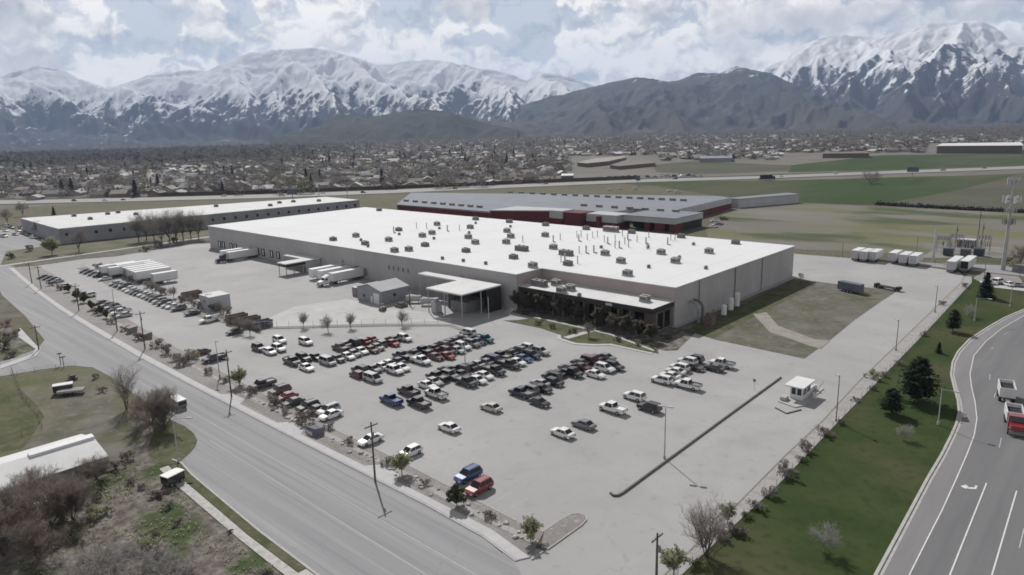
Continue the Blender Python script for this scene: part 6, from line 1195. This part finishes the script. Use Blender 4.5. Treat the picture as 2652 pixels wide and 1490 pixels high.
def mountain(name, sky, Rc, Rb, slope, spur, seed, m, label, apron=60, n_r=130, step=4, rough=1.0, sharp=1.0):
    g = np.random.default_rng(seed); us = np.arange(sky[0][0], sky[-1][0]+1, step); vs = np.interp(us, [p[0] for p in sky], [p[1] for p in sky])
    jag = ((vnoise(us/45., us*0, seed+5, 5)-.5)*7+(np.abs(2*vnoise(us/26., us*0+3, seed+6, 4)-1)-.3)*5)*rough; vs = vs+jag
    az = np.array([math.atan2(ray(u, 300)[0], ray(u, 300)[1]) for u in us]); zc = np.array([far(u, v, Rc).z for u, v in zip(us, vs)])
    xs = az*Rc; t = np.linspace(0, 1, n_r)**.9; r = Rb+(Rc-Rb)*t; back = np.array([Rc+250, Rc+700, Rc+1600])
    Xg, Yg = np.meshgrid(xs, r, indexing='ij'); Z = np.full(Xg.shape, -1e9)
    wx = Xg+(vnoise(Xg/700, Yg/700, seed+1, 4)-.5)*210*rough; wy = Yg+(vnoise(Xg/700+9, Yg/700, seed+2, 4)-.5)*210*rough
    segs = []
    s_ = xs[0]-spur
    while s_ < xs[-1]+spur:
        hz = float(np.interp(s_, xs, zc)); ps = [(s_, Rc, hz)]; x = s_; drift = g.uniform(-.45,.45); end = g.uniform(.0,.3); n = 7
        for k in range(1, n+1):
            f = k/n; x += (Rc-Rb)/n*(drift+g.normal(0,.16)); y = Rc-(Rc-Rb)*(1-end)*f; zz = hz*(1-f)**(1.12*sharp)*(1+g.normal(0,.05))+apron*.4*f; ps.append((x, y, zz))
        segs += list(zip(ps[:-1], ps[1:]))
        for k in range(1, n):
            for sd in (-1, 1):
                p = ps[k]; l = spur*g.uniform(.4,.95); a = g.uniform(.5,1.1); q = (p[0]+sd*l*math.sin(a), p[1]-l*math.cos(a)*1.1, p[2]-slope*l*g.uniform(.45,.75)); segs.append((p, q))
                mm = tuple((p[i]+q[i])/2 for i in range(3)); segs.append((mm, (mm[0]+sd*l*.1, mm[1]-l*.5, mm[2]-slope*l*.4))); m2 = tuple(p[i]*.75+q[i]*.25 for i in range(3)); segs.append((m2, (m2[0]-sd*l*.12, m2[1]-l*.45, m2[2]-slope*l*.33)))
        s_ += spur*g.uniform(.7,1.5)
    s_ = xs[0]
    while s_ < xs[-1]:                    # lesser spurs that start part way down the face
        hz = float(np.interp(s_, xs, zc)); f0 = g.uniform(.25,.55); y = Rc-(Rc-Rb)*f0; x = s_; zz = hz*(1-f0)**1.1*g.uniform(.72,.98); p = (x, y, zz); dr = g.uniform(-.6,.6)
        for k in range(3):
            q = (p[0]+dr*(Rc-Rb)*.09+g.normal(0,30), p[1]-(Rc-Rb)*.09, p[2]*g.uniform(.62,.78)); segs.append((p, q))
            for sd in (-1,1): l = spur*g.uniform(.2,.45); segs.append((p, (p[0]+sd*l*.75, p[1]-l, p[2]-slope*l*.7)))
            p = q
        s_ += spur*g.uniform(.3,.6)
    for a, b in zip(range(0, len(us)-4, 4), range(4, len(us), 4)): segs.append(((xs[a], Rc, zc[a]), (xs[b], Rc, zc[b])))
    for (p, q) in segs:
        reach = max(p[2], q[2], 60)/slope; i0 = np.searchsorted(xs, min(p[0],q[0])-reach); i1 = np.searchsorted(xs, max(p[0],q[0])+reach)
        if i1 <= i0: continue
        A = wx[i0:i1]-p[0]; B = wy[i0:i1]-p[1]; dx, dy = q[0]-p[0], q[1]-p[1]; tt = np.clip((A*dx+B*dy)/(dx*dx+dy*dy+1e-6), 0, 1)
        d = np.hypot(A-tt*dx, B-tt*dy); slp = slope*(.62 if p[1] == Rc and q[1] == Rc else 1.0); h = p[2]+(q[2]-p[2])*tt-slp*d; Z[i0:i1] = np.maximum(Z[i0:i1], h)
    tt = (Yg-Rb)/(Rc-Rb); floor = apron*np.clip(tt*1.6,0,1)**1.5; Z = np.logaddexp(Z/10, floor/10)*10-7
    rib = lambda a, b, s: 1-np.abs(2*vnoise(wx/a, Yg/b, s, 3)-1); up_ = np.clip(tt*4,0,1)*np.clip((1-tt)*9+.15,0,1)
    Z += (rib(330, 900, seed+7)-.7)*105*rough*up_+(rib(120, 330, seed+8)-.7)*58*rough*up_
    Z += (vnoise(Xg/160, Yg/160, seed+3, 5)-.5)*60*rough*np.clip(tt*3,0,1); Z += (vnoise(Xg/900, Yg/900, seed+4, 3)-.5)*60*rough*np.clip(tt*2,0,1)*np.clip((1-tt)*6,0,1)
    lim = CAMH+(zc[:,None]-CAMH)*(Yg/Rc); Z = np.minimum(Z, lim-2*(1-tt)); Z[:,-1] = zc; Z = Z*np.clip(tt*14,0,1)-4*(1-np.clip(tt*14,0,1))
    Z = np.concatenate([Z, (zc*.9)[:,None], (zc*.62)[:,None], np.full((len(us),1), -20.)], 1); Rr = np.concatenate([r, back])
    sa, ca = np.sin(az)[:,None], np.cos(az)[:,None]; V = np.stack([sa*Rr[None], ca*Rr[None], Z], -1).reshape(-1,3); nr = len(Rr)
    I = (np.arange(len(us)-1)[:,None]*nr+np.arange(nr-1)[None]).ravel(); F = np.concatenate([np.stack([I,I+nr+1,I+nr],1), np.stack([I,I+1,I+nr+1],1)])
    me = bulk(name, V, F, None, [m]); o = link(name, me); struct(o); o['label'] = label; return o
SNOW = (.84,.85,.87)
mA = mtn_mat('snowy_range', (.036,.040,.046), (.062,.064,.068), SNOW, 70, 600, .92); mB_ = mtn_mat('brown_range', (.046,.050,.040), (.092,.083,.068), SNOW, 520, 760, .75)  # forest tones of the lower slopes, darkened to stand for cloud shadow
mC = mtn_mat('big_snowy_mountain', (.042,.041,.045), (.070,.064,.064), SNOW, 290, 800, .92); mD = mtn_mat('foothill_scrub', (.036,.040,.026), (.062,.060,.043), SNOW, 3000, 4000, 0)
mountain('mountain', [(-260,210),(-120,205),(0,203),(52,190),(119,168),(175,175),(224,206),(290,229),(335,215),(395,194),(454,189),(517,182),(545,185),(601,161),(660,136),(734,131),(832,122),(900,140),(943,154),(985,168),(1027,164),(1076,157),(1118,154),(1180,162),(1229,175),(1282,182),(1320,190),(1366,206),(1401,192),(1446,192),(1491,206),(1537,222),(1600,238),(1700,262),(1850,285)], 12000, 5200, .80, 800, 3, mA, 'long snow covered range on the left skyline', 150, 170)
mountain('mountain', [(1150,333),(1200,322),(1250,309),(1345,275),(1418,252),(1474,241),(1537,225),(1593,210),(1645,201),(1684,206),(1725,213),(1753,209),(1801,190),(1857,190),(1902,171),(1955,185),(1983,189),(2030,210),(2101,241),(2180,272),(2260,290),(2330,303),(2390,311),(2430,320)], 7800, 4300, .5, 640, 8, mB_, 'brown mountain right of centre, thin snow on its ridge', 120, 120, rough=.75)
mountain('mountain', [(1820,300),(1880,250),(1962,184),(2025,154),(2066,119),(2129,91),(2164,91),(2248,98),(2297,87),(2339,77),(2381,65),(2440,59),(2489,56),(2510,59),(2552,75),(2591,105),(2652,129),(2760,165),(2900,200)], 10800, 4800, .74, 900, 13, mC, 'big snowy mountain at the right edge of the skyline', 130, 160)
mountain('foothill', [(700,352),(790,338),(832,325),(855,308),(880,299),(905,297),(940,303),(985,300),(1040,290),(1090,283),(1142,287),(1194,300),(1236,314),(1290,326),(1340,334)], 5000, 3700, .34, 420, 23, mD, 'low dark foothill before the snowy range', 40, 60, rough=.4)
# ------------------------------------------------------------------ haze
hb = MB(); hb.box((-15600,-15600,-1.5),(15600,15600,1750)); hz = hb.build('haze', []); hz['kind'] = 'stuff'
hm = bpy.data.materials.new('haze'); hm.use_nodes = True; nt = hm.node_tree; nt.nodes.remove(nt.nodes['Principled BSDF']); pv = nt.nodes.new('ShaderNodeVolumePrincipled')
pv.inputs['Color'].default_value = (.50,.66,1.0,1); pv.inputs['Density'].default_value = 5.7e-5; pv.inputs['Anisotropy'].default_value = .1
nt.links.new(pv.outputs['Volume'], nt.nodes['Material Output'].inputs['Volume']); hz.data.materials.append(hm)
# ------------------------------------------------------------------ sun and sky
SUN = Vector((-.872,.490,0)).normalized(); EL = math.radians(42.5); sd = Vector((SUN.x*math.cos(EL), SUN.y*math.cos(EL), math.sin(EL)))
sl = bpy.data.lights.new('sun', 'SUN'); so = bpy.data.objects.new('sun', sl); COL.objects.link(so); sl.energy = 4.5; sl.angle = math.radians(.55); sl.color = (1,.97,.935)
so.rotation_euler = (-sd).to_track_quat('-Z', 'Y').to_euler()
w = bpy.data.worlds.new('World'); sc.world = w; w.use_nodes = True; nt = w.node_tree; N = nt.nodes.new; L = nt.links.new; bgo = nt.nodes['Background']; out = nt.nodes['World Output']
sky = N('ShaderNodeTexSky'); sky.sky_type = 'NISHITA'; sky.sun_disc = False; sky.sun_elevation = EL; sky.sun_rotation = math.atan2(SUN.x, SUN.y); sky.altitude = 1400; sky.dust_density = 1.5
L(sky.outputs['Color'], bgo.inputs['Color']); bgo.inputs['Strength'].default_value = .062
def mth(op, a, b=0.0, c=None):
    n = N('ShaderNodeMath'); n.operation = op
    for i, x in enumerate((a, b, c)):
        if x is None: continue
        if hasattr(x, 'links'): L(x, n.inputs[i])
        else: n.inputs[i].default_value = x
    return n.outputs[0]
tc = N('ShaderNodeTexCoord'); dn_ = N('ShaderNodeVectorMath'); dn_.operation = 'NORMALIZE'; L(tc.outputs['Generated'], dn_.inputs[0])
def dot(v): n = N('ShaderNodeVectorMath'); n.operation = 'DOT_PRODUCT'; L(dn_.outputs['Vector'], n.inputs[0]); n.inputs[1].default_value = v; return n.outputs['Value']
ax = mth('ARCTAN2', dot((_c,-_s,0)), dot((_s,_c,0))); el = mth('ARCSINE', dot((0,0,1)))
qx = mth('MULTIPLY', ax, 18/pi); qy = mth('MULTIPLY', el, 18/pi); cb = N('ShaderNodeCombineXYZ'); L(qx, cb.inputs[0]); L(qy, cb.inputs[1]); Q_ = cb.outputs[0]
def q_of(u, v): d = ray(u, v); return (math.atan2(d@np.array([_c,-_s,0]), d@np.array([_s,_c,0]))*18/pi, math.asin(d[2])*18/pi)
def offs(v, d): n = N('ShaderNodeVectorMath'); n.operation = 'ADD'; L(v, n.inputs[0]); n.inputs[1].default_value = d; return n.outputs[0]
def noise(v, sc_, det=9, rough=.55, st=1.5, dist=.0):
    mp = N('ShaderNodeMapping'); mp.inputs['Scale'].default_value = (1, st, 1); L(v, mp.inputs['Vector']); n = N('ShaderNodeTexNoise'); n.noise_dimensions = '2D'; n.inputs['Scale'].default_value = sc_; n.inputs['Detail'].default_value = det; n.inputs['Roughness'].default_value = rough; n.inputs['Distortion'].default_value = dist; L(mp.outputs['Vector'], n.inputs['Vector']); return n.outputs['Fac']
def puff(v, sc_):
    mp = N('ShaderNodeMapping'); mp.inputs['Scale'].default_value = (1, 1.35, 1); L(v, mp.inputs['Vector']); n = N('ShaderNodeTexVoronoi'); n.voronoi_dimensions = '2D'; n.feature = 'SMOOTH_F1'; n.inputs['Smoothness'].default_value = .6; n.inputs['Scale'].default_value = sc_; n.inputs['Detail'].default_value = 3; n.inputs['Roughness'].default_value = .55; L(mp.outputs['Vector'], n.inputs['Vector']); return mth('SUBTRACT', 1.0, n.outputs['Distance'])
def warp(v):
    mp = N('ShaderNodeTexNoise'); mp.noise_dimensions = '2D'; mp.inputs['Scale'].default_value = 5; mp.inputs['Detail'].default_value = 4; L(v, mp.inputs['Vector']); s = N('ShaderNodeVectorMath'); s.operation = 'SUBTRACT'; L(mp.outputs['Color'], s.inputs[0]); s.inputs[1].default_value = (.5,.5,.5)
    k = N('ShaderNodeVectorMath'); k.operation = 'SCALE'; L(s.outputs[0], k.inputs[0]); k.inputs['Scale'].default_value = .24; a = N('ShaderNodeVectorMath'); a.operation = 'ADD'; L(v, a.inputs[0]); L(k.outputs[0], a.inputs[1]); return a.outputs[0]
def body(v): vw = warp(v); return mth('ADD', mth('MULTIPLY', noise(vw, 2.2, 8), .62), mth('MULTIPLY', puff(vw, 3.6), .38))
def blobs(lst):
    acc = None; qw = warp(Q_)
    for u, v, rx, ry, k in lst:
        c = q_of(u, v); k_ = 180/pi/10/FPX; mp = N('ShaderNodeMapping'); mp.vector_type = 'TEXTURE'; mp.inputs['Location'].default_value = (c[0], c[1], 0); mp.inputs['Scale'].default_value = (rx*k_*1.15, ry*k_*1.15, 1); L(qw, mp.inputs['Vector'])
        ln = N('ShaderNodeVectorMath'); ln.operation = 'LENGTH'; L(mp.outputs['Vector'], ln.inputs[0]); s = mth('MULTIPLY', mth('MAXIMUM', mth('SUBTRACT', 1.0, ln.outputs['Value']), 0), k); acc = s if acc is None else mth('MAXIMUM', acc, s)
    return acc
d0 = body(Q_); d1 = body(offs(Q_, (-.02,.05,0))); d2 = body(offs(Q_, (-.05,.14,0)))
holes = blobs([(405,50,75,70,1),(385,105,55,20,.8),(622,15,50,50,1),(525,128,40,14,.6),(300,10,50,25,.5),(1050,2,85,32,1),(1005,45,45,35,.8),(1365,35,80,95,1),(1265,108,85,22,.9),(1385,122,60,40,.9),(1490,45,25,28,.7),(470,165,45,8,.5),(2640,60,40,20,.3)])
greys = blobs([(70,70,130,60,.8),(40,160,170,40,.7),(440,25,140,35,1),(1180,22,115,36,1),(690,85,90,24,.6),(500,95,60,30,.5),(1720,40,160,50,.7),(2100,45,420,60,1),(2550,25,300,60,1.2),(1960,115,180,34,.9),(2250,20,200,40,1),(2650,110,160,40,.8),(880,110,110,16,.5),(1560,70,60,18,.4)])
cov = mth('ADD', mth('SUBTRACT', .40, mth('MULTIPLY', holes, 1.12)), mth('MULTIPLY', mth('SUBTRACT', d0, .5), 1.25))
al = N('ShaderNodeMapRange'); al.interpolation_type = 'SMOOTHSTEP'; al.inputs['From Min'].default_value = -.04; al.inputs['From Max'].default_value = .27; al.inputs['To Min'].default_value = .40; L(cov, al.inputs['Value'])
lit = mth('ADD', .90, mth('MULTIPLY', mth('ADD', mth('MULTIPLY', mth('SUBTRACT', d0, d1), 1.5), mth('MULTIPLY', mth('SUBTRACT', d0, d2), 1.5)), mth('SUBTRACT', 1.0, mth('MULTIPLY', greys, .75)))); lit = mth('ADD', lit, mth('MULTIPLY', mth('SUBTRACT', noise(Q_, 1.3, 6), .5), .5)); lit = mth('SUBTRACT', lit, mth('MULTIPLY', greys, .5))
thin = N('ShaderNodeMapRange'); thin.inputs['From Min'].default_value = 0; thin.inputs['From Max'].default_value = .62; thin.inputs['To Min'].default_value = .16; thin.inputs['To Max'].default_value = -.38; L(cov, thin.inputs['Value']); lit = mth('ADD', lit, thin.outputs['Result'])
rp = N('ShaderNodeValToRGB'); rp.color_ramp.elements[0].position = .05; rp.color_ramp.elements[0].color = (.57,.56,.56,1); rp.color_ramp.elements[1].position = .95; rp.color_ramp.elements[1].color = (1.32,1.275,1.18,1); e_ = rp.color_ramp.elements.new(.5); e_.color = (.90,.875,.84,1); L(lit, rp.inputs['Fac'])
hi = N('ShaderNodeMapRange'); hi.inputs['From Min'].default_value = math.radians(11); hi.inputs['From Max'].default_value = math.radians(40); hi.inputs['To Min'].default_value = 1; hi.inputs['To Max'].default_value = .17; L(el, hi.inputs['Value'])
bgc = N('ShaderNodeBackground'); L(rp.outputs['Color'], bgc.inputs['Color']); L(hi.outputs['Result'], bgc.inputs['Strength'])
ms = N('ShaderNodeMixShader'); L(al.outputs['Result'], ms.inputs['Fac']); L(bgo.outputs[0], ms.inputs[1]); L(bgc.outputs[0], ms.inputs[2]); L(ms.outputs[0], out.inputs['Surface'])
# ------------------------------------------------------------------ render settings
w.cycles.sampling_method = 'MANUAL'; w.cycles.sample_map_resolution = 256
sc.view_settings.view_transform = 'Standard'; sc.view_settings.look = 'None'; sc.view_settings.exposure = 0; sc.view_settings.gamma = 1; sc.view_settings.use_curve_mapping = False
cy = sc.cycles; cy.max_bounces = 5; cy.diffuse_bounces = 2; cy.glossy_bounces = 2; cy.transmission_bounces = 2; cy.volume_bounces = 0; cy.caustics_reflective = False; cy.caustics_refractive = False; cy.filter_width = 1.7
cy.use_denoising = True; cy.sample_clamp_indirect = 3
